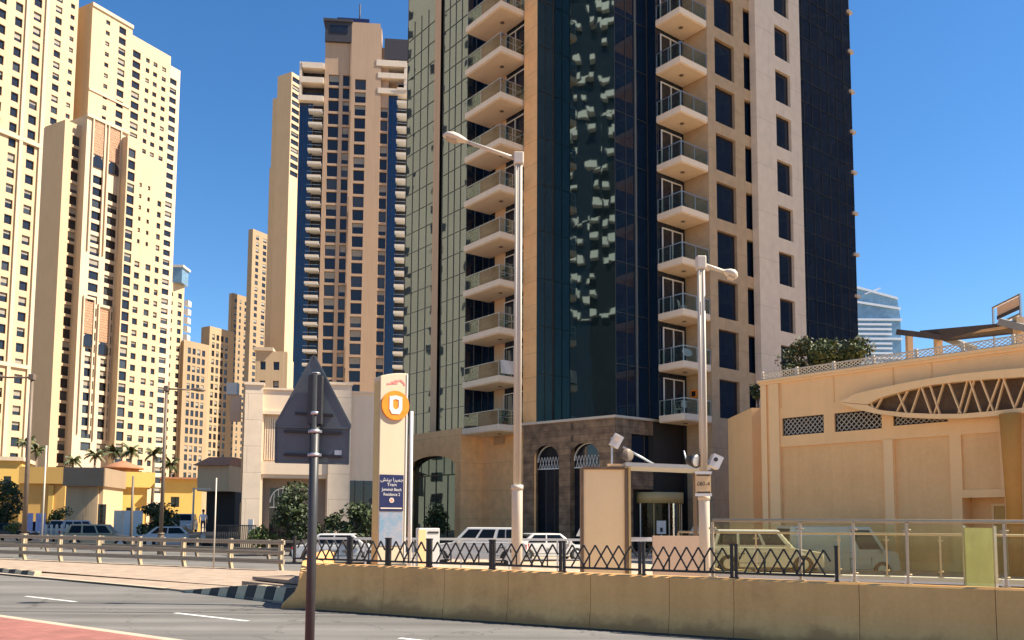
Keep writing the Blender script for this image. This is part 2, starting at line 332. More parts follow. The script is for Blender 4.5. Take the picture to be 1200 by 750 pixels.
# ------------------------------------------------------------------ facades with real openings
def V2(x,y): return Vector((x,y))
def facade(mb, O, d, W, z0, z1, holes, m, recess=.3, reveal=None):
    """wall sheet from O along unit d (outward side on the right of d turned... normal = (d.y,-d.x)); holes=(u0,u1,za,zb)"""
    n=V2(d.y,-d.x)
    us=sorted({0,W,*[round(h[0],4) for h in holes],*[round(h[1],4) for h in holes]})
    zs=sorted({z0,z1,*[round(h[2],4) for h in holes],*[round(h[3],4) for h in holes]})
    us=[u for u in us if -1e-6<=u<=W+1e-6]; zs=[z for z in zs if z0-1e-6<=z<=z1+1e-6]
    P=lambda u,z,r=0:(O.x+d.x*u-n.x*r, O.y+d.y*u-n.y*r, z)
    cols={}
    for h in holes: cols.setdefault((round(h[0],4),round(h[1],4)),[]).append((round(h[2],4),round(h[3],4)))
    for i in range(len(us)-1):
        a,b=us[i],us[i+1]; mid=(a+b)/2
        blocked=sorted(r for (h0,h1),rs in cols.items() if h0<mid<h1 for r in rs)
        z=z0
        for za,zb in blocked+[(z1,z1)]:
            if za>z+1e-5: mb.poly([P(a,z),P(b,z),P(b,za),P(a,za)],m)
            z=max(z,zb)
    rv=reveal or m
    for u0,u1,za,zb in holes:
        mb.poly([P(u0,za),P(u0,za,recess),P(u0,zb,recess),P(u0,zb)],rv)
        mb.poly([P(u1,za,recess),P(u1,za),P(u1,zb),P(u1,zb,recess)],rv)
        mb.poly([P(u0,za),P(u1,za),P(u1,za,recess),P(u0,za,recess)],rv)
        mb.poly([P(u0,zb,recess),P(u1,zb,recess),P(u1,zb),P(u0,zb)],rv)

class Building:
    def __init__(s, name, label, cat='building', loc=(0,0,0), group=None):
        s.root=thing(name,label,cat,loc,0,group); s.wall=MB(); s.wins=[]; s.cache={}
    def face(s, O, d, W, z0, z1, m, holes=(), recess=.3, glassm='win_dark', framem='win_frame_b', bars=(1,1), near=False, windows=True):
        holes=[h for h in holes if h[0]>=0 and h[1]<=W and h[2]>=z0 and h[3]<=z1]
        facade(s.wall,O,d,W,z0,z1,holes,m,recess)
        n=V2(d.y,-d.x)
        if windows:
            for u0,u1,za,zb in holes:
                x=O.x+d.x*(u0+u1)/2-n.x*recess; y=O.y+d.y*(u0+u1)/2-n.y*recess
                s.wins.append((round(u1-u0,2),round(zb-za,2),x,y,za,math.atan2(d.y,d.x),glassm,framem,bars,near))
    def cap(s, pts, z, m): s.wall.poly([(p[0],p[1],z) for p in pts], m)
    def finish(s, wallname='wall', limit=100):
        s.wall.build(wallname, s.root)
        rl=s.root.location
        vis=[]
        for w in s.wins:
            d=w[3]; px=600+1000*w[2]/d; top=608-1000*(w[4]-H)/d
            onscreen = -40<px<1240 and top>-40
            vis.append((0 if onscreen else 1, -w[0]*w[1]/d**2, w))
        vis.sort(key=lambda t:(t[0],t[1]))
        rest=MB()
        for i,(off,_,w) in enumerate(vis):
            wd,ht,x,y,z,a,gm,fm,bars,near=w
            rv=random.random()
            if gm=='win_dark': gm='win_mid' if rv<.22 else gm
            blind=0 if near is None else (random.choice((0,0,0,0,.35,.6)) if gm in('win_dark','win_mid') else 0)
            if i<limit and not off:
                key=(wd,ht,gm,fm,bars,near,blind)
                if key not in s.cache:
                    g=MB(); g.box(-wd/2,wd/2,0,.05,0,ht,gm)
                    if blind: g.box(-wd/2+.07,wd/2-.07,-.012,-.001,ht*(1-blind),ht-.07,'curtain')
                    f=MB(); t=.06 if not near else .055
                    _frame(f,wd,ht,t,fm,bars)
                    if not near:
                        _frame(g,wd,ht,t,fm,bars); s.cache[key]=(g.mesh('window'),None)
                    else: s.cache[key]=(g.mesh('window'),f.mesh('window_frame'))
                gme,fme=s.cache[key]
                o=bpy.data.objects.new('window',gme); COL.objects.link(o); o.parent=s.root
                o.location=(x-rl.x,y-rl.y,z-rl.z); o.rotation_euler.z=a
                if fme:
                    c=bpy.data.objects.new('window_frame',fme); COL.objects.link(c); c.parent=o
            else:
                dx,dy=math.cos(a),math.sin(a)
                rest.fbox(((x,y),(dx,dy),(-dy,dx)),-wd/2,wd/2,0,.05,z,z+ht,gm)
                if blind: rest.fbox(((x,y),(dx,dy),(-dy,dx)),-wd/2+.07,wd/2-.07,-.012,-.001,z+ht*(1-blind),z+ht-.07,'curtain')
        if rest.f:
            o=rest.build('window_rows', s.root); o['kind']='stuff'
        return s.root
def _frame(f,wd,ht,t,fm,bars):
    y0,y1=-.05,-.002
    f.box(-wd/2,-wd/2+t,y0,y1,0,ht,fm); f.box(wd/2-t,wd/2,y0,y1,0,ht,fm)
    f.box(-wd/2+t,wd/2-t,y0,y1,0,t,fm); f.box(-wd/2+t,wd/2-t,y0,y1,ht-t,ht,fm)
    nx,nz=bars
    for i in range(1,nx): 
        x=-wd/2+wd*i/nx; f.box(x-t/3,x+t/3,y0+.01,y1,t,ht-t,fm)
    for i in range(1,nz):
        z=ht*i/nz; f.box(-wd/2+t,wd/2-t,y0+.012,y1-.001,z-t/3,z+t/3,fm)

def line_hit(O, d, r):
    """distance t along ground line O+d*t where x/y = r"""
    return (r*O.y-O.x)/(d.x-r*d.y)
def rows(u0,u1,z0,h,n,zb,skip=()):
    return [(u0,u1,z0+h*k+zb[0],z0+h*k+zb[1]) for k in range(n) if k not in skip]
def curtain(mb, O, d, W, z0, z1, m, pw, ph, mull, tilt=.004, mw=.06, zoff=0):
    """glass wall of separate, slightly tilted panes with mullions"""
    n=V2(d.y,-d.x); nx=max(1,round(W/pw)); pw=W/nx
    z=z0; 
    zs=[z0]
    while zs[-1]<z1-.01: zs.append(min(z1,zs[-1]+ph))
    for i in range(nx):
        for j in range(len(zs)-1):
            a=random.uniform(-tilt,tilt)*pw/2; b=random.uniform(-tilt,tilt)*ph/2
            q=[]
            for (u,zz,su,sz) in ((i*pw,zs[j],-1,-1),((i+1)*pw,zs[j],1,-1),((i+1)*pw,zs[j+1],1,1),(i*pw,zs[j+1],-1,1)):
                o=su*a+sz*b-.03
                q.append((O.x+d.x*u+n.x*o, O.y+d.y*u+n.y*o, zz))
            mb.poly(q,m)
    fr=(O,d,n)
    if mull:
        for i in range(nx+1):
            u=i*pw; mb.fbox(fr,max(0,u-mw/2),min(W,u+mw/2),-.02,.015,z0,z1,mull)
        for j,zz in enumerate(zs[1:-1]):
            mb.fbox(fr,0,W,-.02,.012,zz-mw/2,zz+mw/2,mull)
# ------------------------------------------------------------------ ground, road, pavements
def sheet(name, pts, z, m, kind='structure', thick=0):
    b=MB()
    if thick: b.prism(pts, z-thick, z, m)
    else: b.poly([(x,y,z) for x,y in pts], m)
    o=b.build(name); o['kind']=kind; return o
sheet('ground', [(-2500,-400),(2500,-400),(2500,4000),(-2500,4000)], 0, 'plaza')
nd=V2(4.7,-3.2).normalized(); N0=V2(-11.1,18.5)
nA=N0-nd*70; nB=N0+nd*42
fd=V2(9.3,-6.7).normalized(); F0=V2(-19.7,32.8); F1=V2(-10.4,26.1); F2=V2(-5.9,22.2)
fA=F0-fd*60
WA=V2(-4.77,20.9); wd_=V2(.888,-.46); wn=V2(wd_.y,-wd_.x)      # parapet wall line, normal to the road side
WB=WA+wd_*26
sheet('road', [(nA.x,nA.y),(nB.x,nB.y),(WB.x,WB.y),(WA.x,WA.y),(F2.x,F2.y),(F1.x,F1.y),(F0.x,F0.y),(fA.x,fA.y)], .005, 'asphalt')
# near pavement of red blocks behind a pale edge line
no=V2(nd.y,-nd.x)      # toward the camera side
def off(p,n,k): return p+n*k
q=[off(nA,no,.22),off(nA,no,60),off(nB,no,60),off(nB,no,.22)]
sheet('pavement', [tuple(p) for p in q], .13, 'paving_red', thick=.13)
q=[nA,off(nA,no,.2),off(nB,no,.2),nB]
k=sheet('pavement_kerb', [tuple(p) for p in q], .125, 'concrete', thick=.12)
# dashed lane line + edge line
def strip(p,q,w,z,m,name):
    d=(q-p).normalized(); n=V2(d.y,-d.x)*w/2
    return sheet(name,[tuple(p-n),tuple(q-n),tuple(q+n),tuple(p+n)],z,m)
L0=ground(30,699).xy; L1=ground(68,703).xy; L2=ground(207,718.5).xy; L3=ground(270,726).xy
ld=(L3-L0).normalized()
per=(L2-L0).length; ln=2.6
for k in range(-6,6):
    s=L0+ld*per*k; strip(s,s+ld*ln,.14,.010,'paint','lane_marking')
strip(off(nA,no,-.25),off(nB,no,-.25),.13,.010,'paint','edge_marking')
strip(V2(-45,20.3),V2(-3.2,19.9),.07,.010,'tar','tar_seam')  # dark line painted in for a thin shadow across the road
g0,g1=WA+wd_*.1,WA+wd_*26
sheet('gutter',[tuple(g0+wn*.09),tuple(g0+wn*.34),tuple(g1+wn*.34),tuple(g1+wn*.09)][::-1],.009,'grime')  # dark strip painted in for the wall's shadow along its foot
# sandy island pavement and the slip road behind it
G0=V2(-26.6,44.0); G1=V2(-9.2,35.0)
gd=(G1-G0).normalized()
isl=[(fA.x,fA.y),(F0.x,F0.y),(F1.x,F1.y),(F2.x,F2.y),(WA.x,WA.y),(-4.2,24.0),(-6.0,33.5),(G1.x,G1.y),(G0.x,G0.y),(G0.x-gd.x*50,G0.y-gd.y*50)]
sheet('island_pavement', isl, .06, 'paving_pale', thick=.06)
sheet('slip_road', [(G0.x-gd.x*50,G0.y-gd.y*50+1.5),(G0.x,G0.y+1.2),(G1.x,G1.y+1.0),(-6.2,36),(-6.5,52),(-30,62),(-120,120)], .006, 'asphalt')

strip(F0-fd*20,F0-fd*1,.22,.066,'concrete','pavement_edge'); strip(F0,F1,.22,.066,'concrete','pavement_edge')
# striped kerb at the island's noses
def kerb(name,label,p0,p1,h0,h1,wid,n,flip=0):
    d=(p1-p0); Ls=d.length; d=d.normalized(); nb=V2(-d.y,d.x)
    b=MB()
    for i in range(n):
        a,c=i/n,(i+1)/n; ha,hc=h0+(h1-h0)*min(1,a*1.6),h0+(h1-h0)*min(1,c*1.6)
        A=p0+d*Ls*a; Bq=p0+d*(Ls*c-.012)
        m='kerb_k' if (i+flip)%2 else 'kerb_w'
        t=.12
        bot=[(A.x,A.y,0),(Bq.x,Bq.y,0),(Bq.x+nb.x*wid,Bq.y+nb.y*wid,0),(A.x+nb.x*wid,A.y+nb.y*wid,0)]
        top=[(A.x+nb.x*t*ha/.4,A.y+nb.y*t*ha/.4,ha),(Bq.x+nb.x*t*hc/.4,Bq.y+nb.y*t*hc/.4,hc),(Bq.x+nb.x*wid,Bq.y+nb.y*wid,hc),(A.x+nb.x*wid,A.y+nb.y*wid,ha)]
        b.hexa(bot,top,m)
    o=b.build(name,loc=(p0.x,p0.y,0),bevel=.01)
    tag(o,label,'kerb',None); return o
kerb('striped_kerb','black and cream striped kerb running up to the end of the concrete wall',V2(-9.6,25.35),V2(-5.55,21.9),.07,.40,.34,12)
kerb('striped_kerb','low black and cream striped kerb tapering to a point at the far side of the road',V2(-24,36.2),V2(-17.3,31.15),.26,.22,.3,16,1)
b=MB()
for i,(z0,z1,s) in enumerate(((.30,.40,0),(.42,.52,.25))):
    b.prism([(-7.7+s,24.6+s*.6),(-5.3+s*.3,22.35+s),(-4.7,22.9+s),(-6.7+s,25.4)],z0 if i else .06,z1,'brownstep')
o=b.build('island_nose_slab',loc=(-6,23.6,0),bevel=.015); tag(o,'two stepped brown concrete slabs behind the striped kerb at the wall end','slab')

# ------------------------------------------------------------------ concrete parapet wall along the road
fw=(WA,wd_,-wn)      # local: along, back
b=MB(); segs=[0,2.05,3.7,5.3,7.2,8.85,10.1,12.3,14.4,16.8,19.2,21.6,24,26]
prof=[(-.08,0),(-.08,.10),(-.03,.30),(0,.50),(0,1.07),(.03,1.1),(.27,1.1),(.30,1.07),(.30,0)]
for a0,a1 in zip(segs,segs[1:]):
    a1-=.009; i=len(b.v); k=b.mi('concrete_wall')
    for a in (a0,a1):
        for pb,pz in prof: 
            p=WA+wd_*a-wn*pb; b.v.append((p.x,p.y,pz))
    n=len(prof)
    for j in range(n): b.f.append((i+(j+1)%n,i+j,i+n+j,i+n+(j+1)%n)[::-1]); b.m.append(k)
    b.f.append(tuple(i+j for j in range(n))[::-1]); b.m.append(k); b.f.append(tuple(i+n+j for j in range(n))); b.m.append(k)
o=b.build('road_wall',loc=(WA.x,WA.y,0)); tag(o,'long ochre concrete parapet wall beside the road, stained, with vertical joints','wall')
# flared end block turning back from the road
b=MB()
prof=[(-.62,0),(-.60,.16),(-.36,.42),(-.24,.72),(-.2,1.22),(.1,1.28),(.3,1.22),(.3,0)]
r0,rd=V2(-4.95,20.95),V2(-.12,.993); rn=V2(rd.y,-rd.x)
i=0;k=b.mi('concrete_wall')
st=[(0,1.0,.72),(.5,1,.92),(1.3,1,1),(4.2,1,1.0)]
for a,sx,sz in st:
    for px_,pz in prof:
        p=r0+rd*a+rn*px_*sx; b.v.append((p.x,p.y,pz*sz))
n=len(prof)
for s in range(len(st)-1):
    for j in range(n): b.f.append((s*n+j,s*n+(j+1)%n,(s+1)*n+(j+1)%n,(s+1)*n+j)); b.m.append(k)
b.f.append(tuple(range(n))[::-1]); b.m.append(k); b.f.append(tuple((len(st)-1)*n+j for j in range(n))); b.m.append(k)
o=b.build('barrier_end',loc=(r0.x,r0.y,0),bevel=.02); tag(o,'curved concrete barrier block flaring at its foot where the road wall ends','barrier')

# ------------------------------------------------------------------ black lattice fence on the wall
root=thing('lattice_fence','black iron lattice fence of crossed bars standing on the concrete wall','fence',(WA.x,WA.y,1.1))
def wall_s(px,py=650): return line_hit(WA-wn*.15,wd_,R(px,py))
ps=[wall_s(345),wall_s(410),wall_s(455),wall_s(503),wall_s(577),wall_s(659),wall_s(752),wall_s(860),wall_s(980)]
fz=1.1; back=.15
for i,s in enumerate(ps):
    for j in ((-.042,.042) if 0<i<8 else (0,)):
        p=WA+wd_*(s+j)-wn*back; b=MB()
        b.fbox(((p.x,p.y),wd_,-wn),-.027,.027,-.03,.03,fz,fz+.62,'black_iron'); b.fbox(((p.x,p.y),wd_,-wn),-.035,.035,-.038,.038,fz+.62,fz+.65,'black_iron')
        b.fbox(((p.x,p.y),wd_,-wn),-.04,.04,-.05,.05,fz,fz+.02,'black_iron')
        b.build('post',root)
for s0,s1 in zip(ps,ps[1:]):
    s0+=.10; s1-=.10; W=s1-s0; b=MB(); n=max(3,round(W/.245)); pw=W/n
    P=lambda s,z:(WA+wd_*(s0+s)-wn*back).to_tuple()+(fz+z,)
    b.bar(P(-.06,.10),P(W+.06,.10),.035,.045,'black_iron'); 
    t=.03
    zb,zm,zt=.12,.36,.57
    for q in range(n):
        c=(q+.5)*pw
        sl=(zt-zm)/(pw/2); xl=min(c,(zt-zb)/sl); xr=min(W-c,(zt-zb)/sl)
        b.bar(P(c,zt),P(c-xl,zt-xl*sl),t,t,'black_iron')
        if q%3==1: b.bar(P(c,zt),P(min(W,c+pw/2),zm),t,t,'black_iron')
        else: b.bar(P(c,zt),P(c+xr,zt-xr*sl),t,t,'black_iron')
    for q in range(n+1):
        c=q*pw
        if q in (0,n): 
            continue
        if q%3==2: b.bar(P(c,zm),P(c,zb),t,t,'black_iron')
    b.build('lattice_panel',root)

# ------------------------------------------------------------------ glass railing on the wall (right half)
def glass_rail(name,label,O,d,nb,s0,s1,posts,z0,z1,tint='rail_glass',frosted=(),rail='rail_gold',twin=True):
    root=thing(name,label,'railing',(O.x,O.y,z0))
    b=MB(); p,q=O+d*s0,O+d*s1; b.tube([(p.x,p.y,z1),(q.x,q.y,z1)],.034,rail,10); b.build('handrail',root)
    allp=[s0]+list(posts)+[s1]
    for s in allp:
        b=MB(); p=O+d*s; b.fbox(((p.x,p.y),d,nb),-.022,.022,-.03,.03,z0,z1-.03,rail)
        for z in (z0+.16,z1-.16):
            b.tube([(p.x+d.x*-.07,p.y+d.y*-.07,z),(p.x+d.x*.07,p.y+d.y*.07,z)],.02,rail,8)
        b.fbox(((p.x,p.y),d,nb),-.07,.07,-.07,.07,z0,z0+.012,rail)
        b.build('post',root)
    for i,(a,c) in enumerate(zip(allp,allp[1:])):
        b=MB(); p=O+d*(a+.05)
        b.fbox(((p.x,p.y),d,nb),0,c-a-.1,-.006,.006,z0+.06,z1-.07,tint)
        b.build('glass_pane',root)
    return root
O=WA-wn*.24
gp=[wall_s(937),wall_s(1000),wall_s(1063),wall_s(1178)]
r_=glass_rail('glass_railing','clear glass railing with a steel handrail on the wall in front of the ochre building',O,wd_,-wn,wall_s(834),24.0,gp+[gp[-1]+2.0,gp[-1]+4.6,gp[-1]+7.0],1.1,2.2)
# second railing on the plaza behind
O2=V2(4.9,25.2); d2=V2(.93,-.37).normalized(); n2=V2(-d2.y,d2.x)
glass_rail('glass_railing','second clear glass railing with dark posts set back behind the wall-top glass',O2,d2,n2,0,15.5,[2.2,4.4,5.6,6.9,8.1,9.6,11.2,13.3],.72,1.85)
b=MB(); b.fbox((O2,d2,n2),-.2,15.7,-.12,.30,0,.56,'dark_plastic'); b.fbox((O2,d2,n2),-.22,15.72,-.15,.33,.561,.72,'white'); o=b.build('planter_kerb',loc=(O2.x,O2.y,0)); tag(o,'dark low kerb with a white coping under the set-back glass railing','kerb')
# frosted glass screen
sA=at(1130,640,21.0).xy; sB=at(1166,640,19.6).xy; sd=(sB-sA).normalized(); sn=V2(-sd.y,sd.x)
root=thing('glass_screen','frosted yellow-green glass screen standing below the doorway of the ochre building','screen',(sA.x,sA.y,0))
W=(sB-sA).length
b=MB(); b.fbox((sA,sd,sn),.03,W-.03,-.01,.01,.25,2.05,'green_panel'); b.build('glass_pane',root)
for s in (0,W):
    b=MB(); b.fbox((sA,sd,sn),s-.03,s+.03,-.03,.03,0,2.1,'steel'); b.build('post',root)
# white-topped railing across the forecourt
O3=V2(R(372)*31,31); d3=V2(1,-.03).normalized(); n3=V2(-d3.y,d3.x)
root=thing('forecourt_railing','low white-topped railing running across the forecourt behind the black lattice fence','railing',(O3.x,O3.y,0))
b=MB(); Lr=R(822)*31-O3.x
b.fbox((O3,d3,n3),0,Lr,-.05,.05,1.43,1.51,'white'); b.build('top_rail',root)
b=MB(); b.fbox((O3,d3,n3),0,Lr,-.02,.02,.75,.79,'white'); b.build('middle_rail',root)
for i in range(9):
    b=MB(); s=.05+i*(Lr-.1)/8; b.fbox((O3,d3,n3),s-.03,s+.03,-.03,.03,0,1.43,'white'); b.build('post',root)

# ------------------------------------------------------------------ guardrails
def guardrail(name,label,P0,P1,n,z=(.62,1.0),h=.13,postm='rail_post',bent=True,ext=30,slant=.1):
    root=thing(name,label,'guardrail',(P1.x,P1.y,0))
    d=(P1-P0).normalized(); nb=V2(-d.y,d.x); Lg=(P1-P0).length
    for zz in z:
        b=MB()
        for k in range(1):
            b.fbox((P0,d,nb),-ext,Lg,-.10,-.04,zz-h/2,zz+h/2,'rail_beige')
            b.fbox((P0,d,nb),-ext,Lg,-.13,-.10,zz-h/2+.02,zz-.015,'rail_beige'); b.fbox((P0,d,nb),-ext,Lg,-.13,-.10,zz+.015,zz+h/2-.02,'rail_beige')
        b.build('rail_beam',root)
    m=int(n*(Lg+ext)/Lg); sp=Lg/n
    for i in range(n+int(ext/sp)):
        s=Lg-.3-i*sp; b=MB(); p=P0+d*s
        # I-shaped post that leans back at its foot
        for w,t0,t1 in ((.075,-.02,.03),(.03,-.02,.15)):
            bot=[(-w,t0+slant),(w,t0+slant),(w,t1+slant),(-w,t1+slant)]; mid=[(-w,t0-.03),(w,t0-.03),(w,t1-.03),(-w,t1-.03)]; 
            top=[(-w,t0),(w,t0),(w,t1),(-w,t1)]
            Q=lambda l,zz:[(p.x+d.x*a+nb.x*c,p.y+d.y*a+nb.y*c,zz) for a,c in l]
            b.hexa(Q(bot,0),Q(mid,.5),postm); b.hexa(Q(mid,.501),Q(top,z[-1]+h/2+.03),postm)
        b.fbox((p,d,nb),-.055,.055,.10,.14,.3,z[-1],postm)
        b.build('post',root)
    return root
guardrail('guardrail','beige two-beam guardrail with cream posts along the sandy island',G0,G1,7,(.42,.78,1.2),.18)
guardrail('guardrail','darker guardrail behind the cream-posted one, in front of the parked cars',G0+V2(1,6.5),V2(-7.6,41),8,(.62,1.02),.12,'rail_beige')
# ------------------------------------------------------------------ central glass apartment tower
e1=V2(.788,.616); e2=V2(-.616,.788)
TC=V2(R(722,483)*58,58.0)
def TP(u,v): return TC+e1*u+e2*v
def Uof(px,v,py=300): return line_hit(TC+e2*v,e1,R(px,py))
def Vof(px,u,py=300): return line_hit(TC+e1*u,e2,R(px,py))
TOP=112.0; FL=3.62; ZR=9.45; ZL=9.15; ALPHA=math.atan2(e1.y,e1.x)
T=Building('apartment_tower','tall bronze and dark glass apartment tower with two stacks of concrete balconies','tower',(TC.x,TC.y,0))
ne2=-e2
uw=Uof(832,-3.2); ub=3.3; vb=-.9
uC=Uof(890,-3.75); uD=Uof(943,-3.75); uE=Uof(1003,-3.2)
vcol0=Vof(629,-1.64); vcol1=vcol0+1.58
vg0=Vof(546,-3.0); vg1=Vof(517,-3.0); vg2=Vof(507,-3.0); vg3=Vof(474,-3.0)
NF=12
# right wing, shaded brown
w=[]
for px0,px1 in ((841,864),(875.5,893)):
    a,c=Uof(px0,-3.2)-uw,min(Uof(px1,-3.2)-uw,uC+.5-uw)
    w+=rows(a,c,ZR,FL,NF,(-.05,2.72))
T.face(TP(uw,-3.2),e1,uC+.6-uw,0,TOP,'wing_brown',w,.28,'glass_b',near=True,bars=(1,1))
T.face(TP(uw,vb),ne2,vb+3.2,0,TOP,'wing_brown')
# cream block with its own window column
a,c=Uof(913,-3.75)-uC,Uof(930.5,-3.75)-uC
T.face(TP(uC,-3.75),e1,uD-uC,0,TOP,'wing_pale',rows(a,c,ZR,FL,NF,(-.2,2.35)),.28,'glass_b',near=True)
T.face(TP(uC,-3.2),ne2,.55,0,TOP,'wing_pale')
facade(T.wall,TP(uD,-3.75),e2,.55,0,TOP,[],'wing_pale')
# tan column left of the big glass wall
T.face(TP(-1.64,vcol1),ne2,vcol1-vcol0,0,TOP,'tan_warm')
# back wall of the left balcony bay: window strip, pier
ul=-1.3
vp0=Vof(592.5,ul); vp1=Vof(580,ul)
T.face(TP(ul,vp1),ne2,vp1-vp0,8,TOP,'tan')
# tan strip in the left glass
T.face(TP(-3.06,vg2),ne2,(vg2-vg1)*.72,9,TOP,'tan')
# inner core, closes the plan
core=[TP(.35,.4),TP(3.2,.4),TP(3.4,-.3),TP(uw+.3,-.3),TP(uw+.5,-2.7),TP(uE-.3,-2.7),TP(uE-.3,22),TP(-1,vg3-.4),TP(-2.5,vg3-.4),TP(-2.5,vg0+.5),TP(-.8,vg0+.2),TP(-.8,vcol0+.4),TP(.35,vcol0-.2)]
T.wall.prism([tuple(p) for p in core],.0,TOP-.5,'dark_in')
# ---- base storey
uB=-3.3
def arch_corners(mb,O,d,u0,u1,zs,zt,m,n=8,o=0):
    nn=V2(d.y,-d.x); c=(u0+u1)/2; r=(u1-u0)/2; P=lambda u,z:(O.x+d.x*u+nn.x*o,O.y+d.y*u+nn.y*o,z)
    for sgn in (-1,1):
        prev=None
        for i in range(n+1):
            t=math.pi/2*i/n; p=(c+sgn*r*math.cos(t), zs+(zt-zs)*math.sin(t))
            if prev:
                q=[P(*prev),P(prev[0],zt+.0),P(p[0],zt),P(*p)]
                mb.poly(q if sgn<0 else q[::-1],m)
            prev=p
def arch_window(parent,O,d,u0,u1,z0,zs,zt,zl,recess,gm='win_dark',fm='win_frame_w',mull=3,lat=True):
    n=V2(d.y,-d.x); c=(u0+u1)/2; r=(u1-u0)/2-.02
    P=lambda u,z,k=0:(O.x+d.x*u-n.x*(recess-k),O.y+d.y*u-n.y*(recess-k),z)
    b=MB(); fr=(O,d,-n); b.fbox(fr,u0,u1,recess,recess+.05,z0,zt,gm); g=b.build('arched_window',parent)
    f=MB(); pts=[]
    for i in range(13):
        t=math.pi*i/12; pts.append((c-r*math.cos(t),zs+(zt-.02-zs)*math.sin(t)))
    for p,q in zip(pts,pts[1:]): f.bar(P(*p,.05),P(*q,.05),.09,.07,fm)
    f.bar(P(u0,zl,.05),P(u1,zl,.05),.07,.08,fm)
    if lat:
        for k in range(1,9):
            x=u0+(u1-u0)*k/9; hh=zs+(zt-zs)*math.sqrt(max(0,1-((x-c)/r)**2))
            f.bar(P(x-.12,zl,.04),P(x+.12,min(zl+.85,hh),.04),.035,.03,fm); f.bar(P(x+.12,zl,.04),P(x-.12,min(zl+.85,hh),.04),.035,.03,fm)
    else:
        for k in range(1,6):
            x=u0+(u1-u0)*k/6; hh=zs+(zt-zs)*math.sqrt(max(0,1-((x-c)/r)**2)); f.bar(P(x,zl,.04),P(x,hh,.04),.04,.04,fm)
    f.build('fan_lattice' if lat else 'window_frame',g)
    f=MB()
    for k in range(1,mull): x=u0+(u1-u0)*k/mull; f.bar(P(x,z0,.03),P(x,zl,.03),.05,.05,'win_frame_b')
    if mull>1: f.build('mullion',g)
    return g
O=TP(uB,vg3); Wb=vg3-vg0
def su(px,py,O,d): return line_hit(O,d,R(px,py))
a,c=su(479,580,O,ne2),su(533,580,O,ne2)
zb=9.35
facade(T.wall,O,ne2,Wb,0,zb,[(a,c,0.1,7.35)],'base_tan',.5)
arch_corners(T.wall,O,ne2,a,c,6.3,7.35,'base_tan')
facade(T.wall,TP(uB,vg0),e1,-1.2-uB,0,zb,[],'base_tan')
facade(T.wall,TP(-1.2,vg0),ne2,vg0-vcol1+.2,0,zb-.4,[],'base_tan')
T.wall.poly([(*TP(uB,vg3),zb),(*TP(uB,vg0),zb),(*TP(-1,vg0),zb),(*TP(-1,vg3),zb)],'base_tan')
arch_window(T.root,O,ne2,a,c,.1,6.3,7.35,5.75,.5,'glass_a','win_frame_b',4,False)
# rough stone base under the big glass wall
P1=TP(-1.9,Vof(613,-1.9,560)); P2=TP(-.3,-.3); P2=V2(R(721,560)*P2.y,P2.y)
sdv=(P2-P1).normalized(); Ws=(P2-P1).length; zt=9.12
hs=[]
for p0,p1 in ((625,655),(668,702.5)):
    hs.append((su(p0,560,P1,sdv),su(p1,560,P1,sdv),0.1,7.55))
facade(T.wall,P1,sdv,Ws,0,zt,hs,'stone',.55)
for h in hs:
    arch_corners(T.wall,P1,sdv,h[0],h[1],6.35,7.55,'stone')
    arch_window(T.root,P1,sdv,h[0],h[1],.1,6.35,7.55,5.85,.55)
Wr=(TP(uw,-.3)-P2).dot(e1)
d1=(su(742,600,P2,e1),su(800,600,P2,e1),.05,4.3); d2_=(su(740,530,P2,e1),su(795,530,P2,e1),5.9,8.1)
facade(T.wall,P2,e1,Wr,0,zt,[d1,d2_],'stone',.4)
n1=V2(e1.y,-e1.x)
b=MB(); b.fbox((P2,e1,-n1),d2_[0],d2_[1],.36,.4,5.9,8.1,'glass_b'); g=b.build('window',T.root)
f=MB(); 
for s in (.0,.33,.66,1): f.fbox((P2,e1,-n1),d2_[0]+(d2_[1]-d2_[0]-.06)*s,d2_[0]+(d2_[1]-d2_[0]-.06)*s+.06,.30,.358,5.9,8.1,'win_frame_b')
f.build('window_frame',g)
# revolving entrance door
cu=(d1[0]+d1[1])/2; cp=P2+e1*cu-n1*.1; rr=(d1[1]-d1[0])/2*.66
b=MB(); b.tube([(cp.x,cp.y,3.35),(cp.x,cp.y,4.1)],rr+.12,'pylon_side',28); dr=b.build('revolving_door',T.root)  # drum and posts in lighter ochre, painted for the warm light inside
b=MB()
for k in range(10):
    t=2*math.pi*k/10; b.bar((cp.x+rr*math.cos(t),cp.y+rr*math.sin(t),.05),(cp.x+rr*math.cos(t),cp.y+rr*math.sin(t),3.35),.07,.07,'pylon_side' if k%2 else 'steel')
b.tube([(cp.x,cp.y,0.05),(cp.x,cp.y,.25)],rr+.03,'bronze',28); b.build('door_post',dr)
b=MB(); b.tube([(cp.x,cp.y,.25),(cp.x,cp.y,3.35)],rr-.05,'rail_glass',28,cap=False); b.build('curved_glass',dr)
b=MB()
for t in (.4,.4+math.pi/2): b.bar((cp.x-rr*.9*math.cos(t),cp.y-rr*.9*math.sin(t),1.7),(cp.x+rr*.9*math.cos(t),cp.y+rr*.9*math.sin(t),1.7),.03,2.9,'car_glass')
b.build('door_leaf',dr)
b=MB(); b.fbox((P2,e1,-n1),d1[0],d1[1],.395,.44,.05,4.3,'dark_in'); b.build('door_surround',T.root)
# pale ledge over the stone
b=MB()
nS=V2(sdv.y,-sdv.x)
b.fbox((P1,sdv,-nS),-.1,Ws+.12,-.12,.35,zt,zt+.17,'stone_trim'); b.fbox((P2,e1,-n1),.0,Wr-1.2,-.125,.2,zt+.002,zt+.168,'stone_trim')
b.build('stone_ledge',T.root)
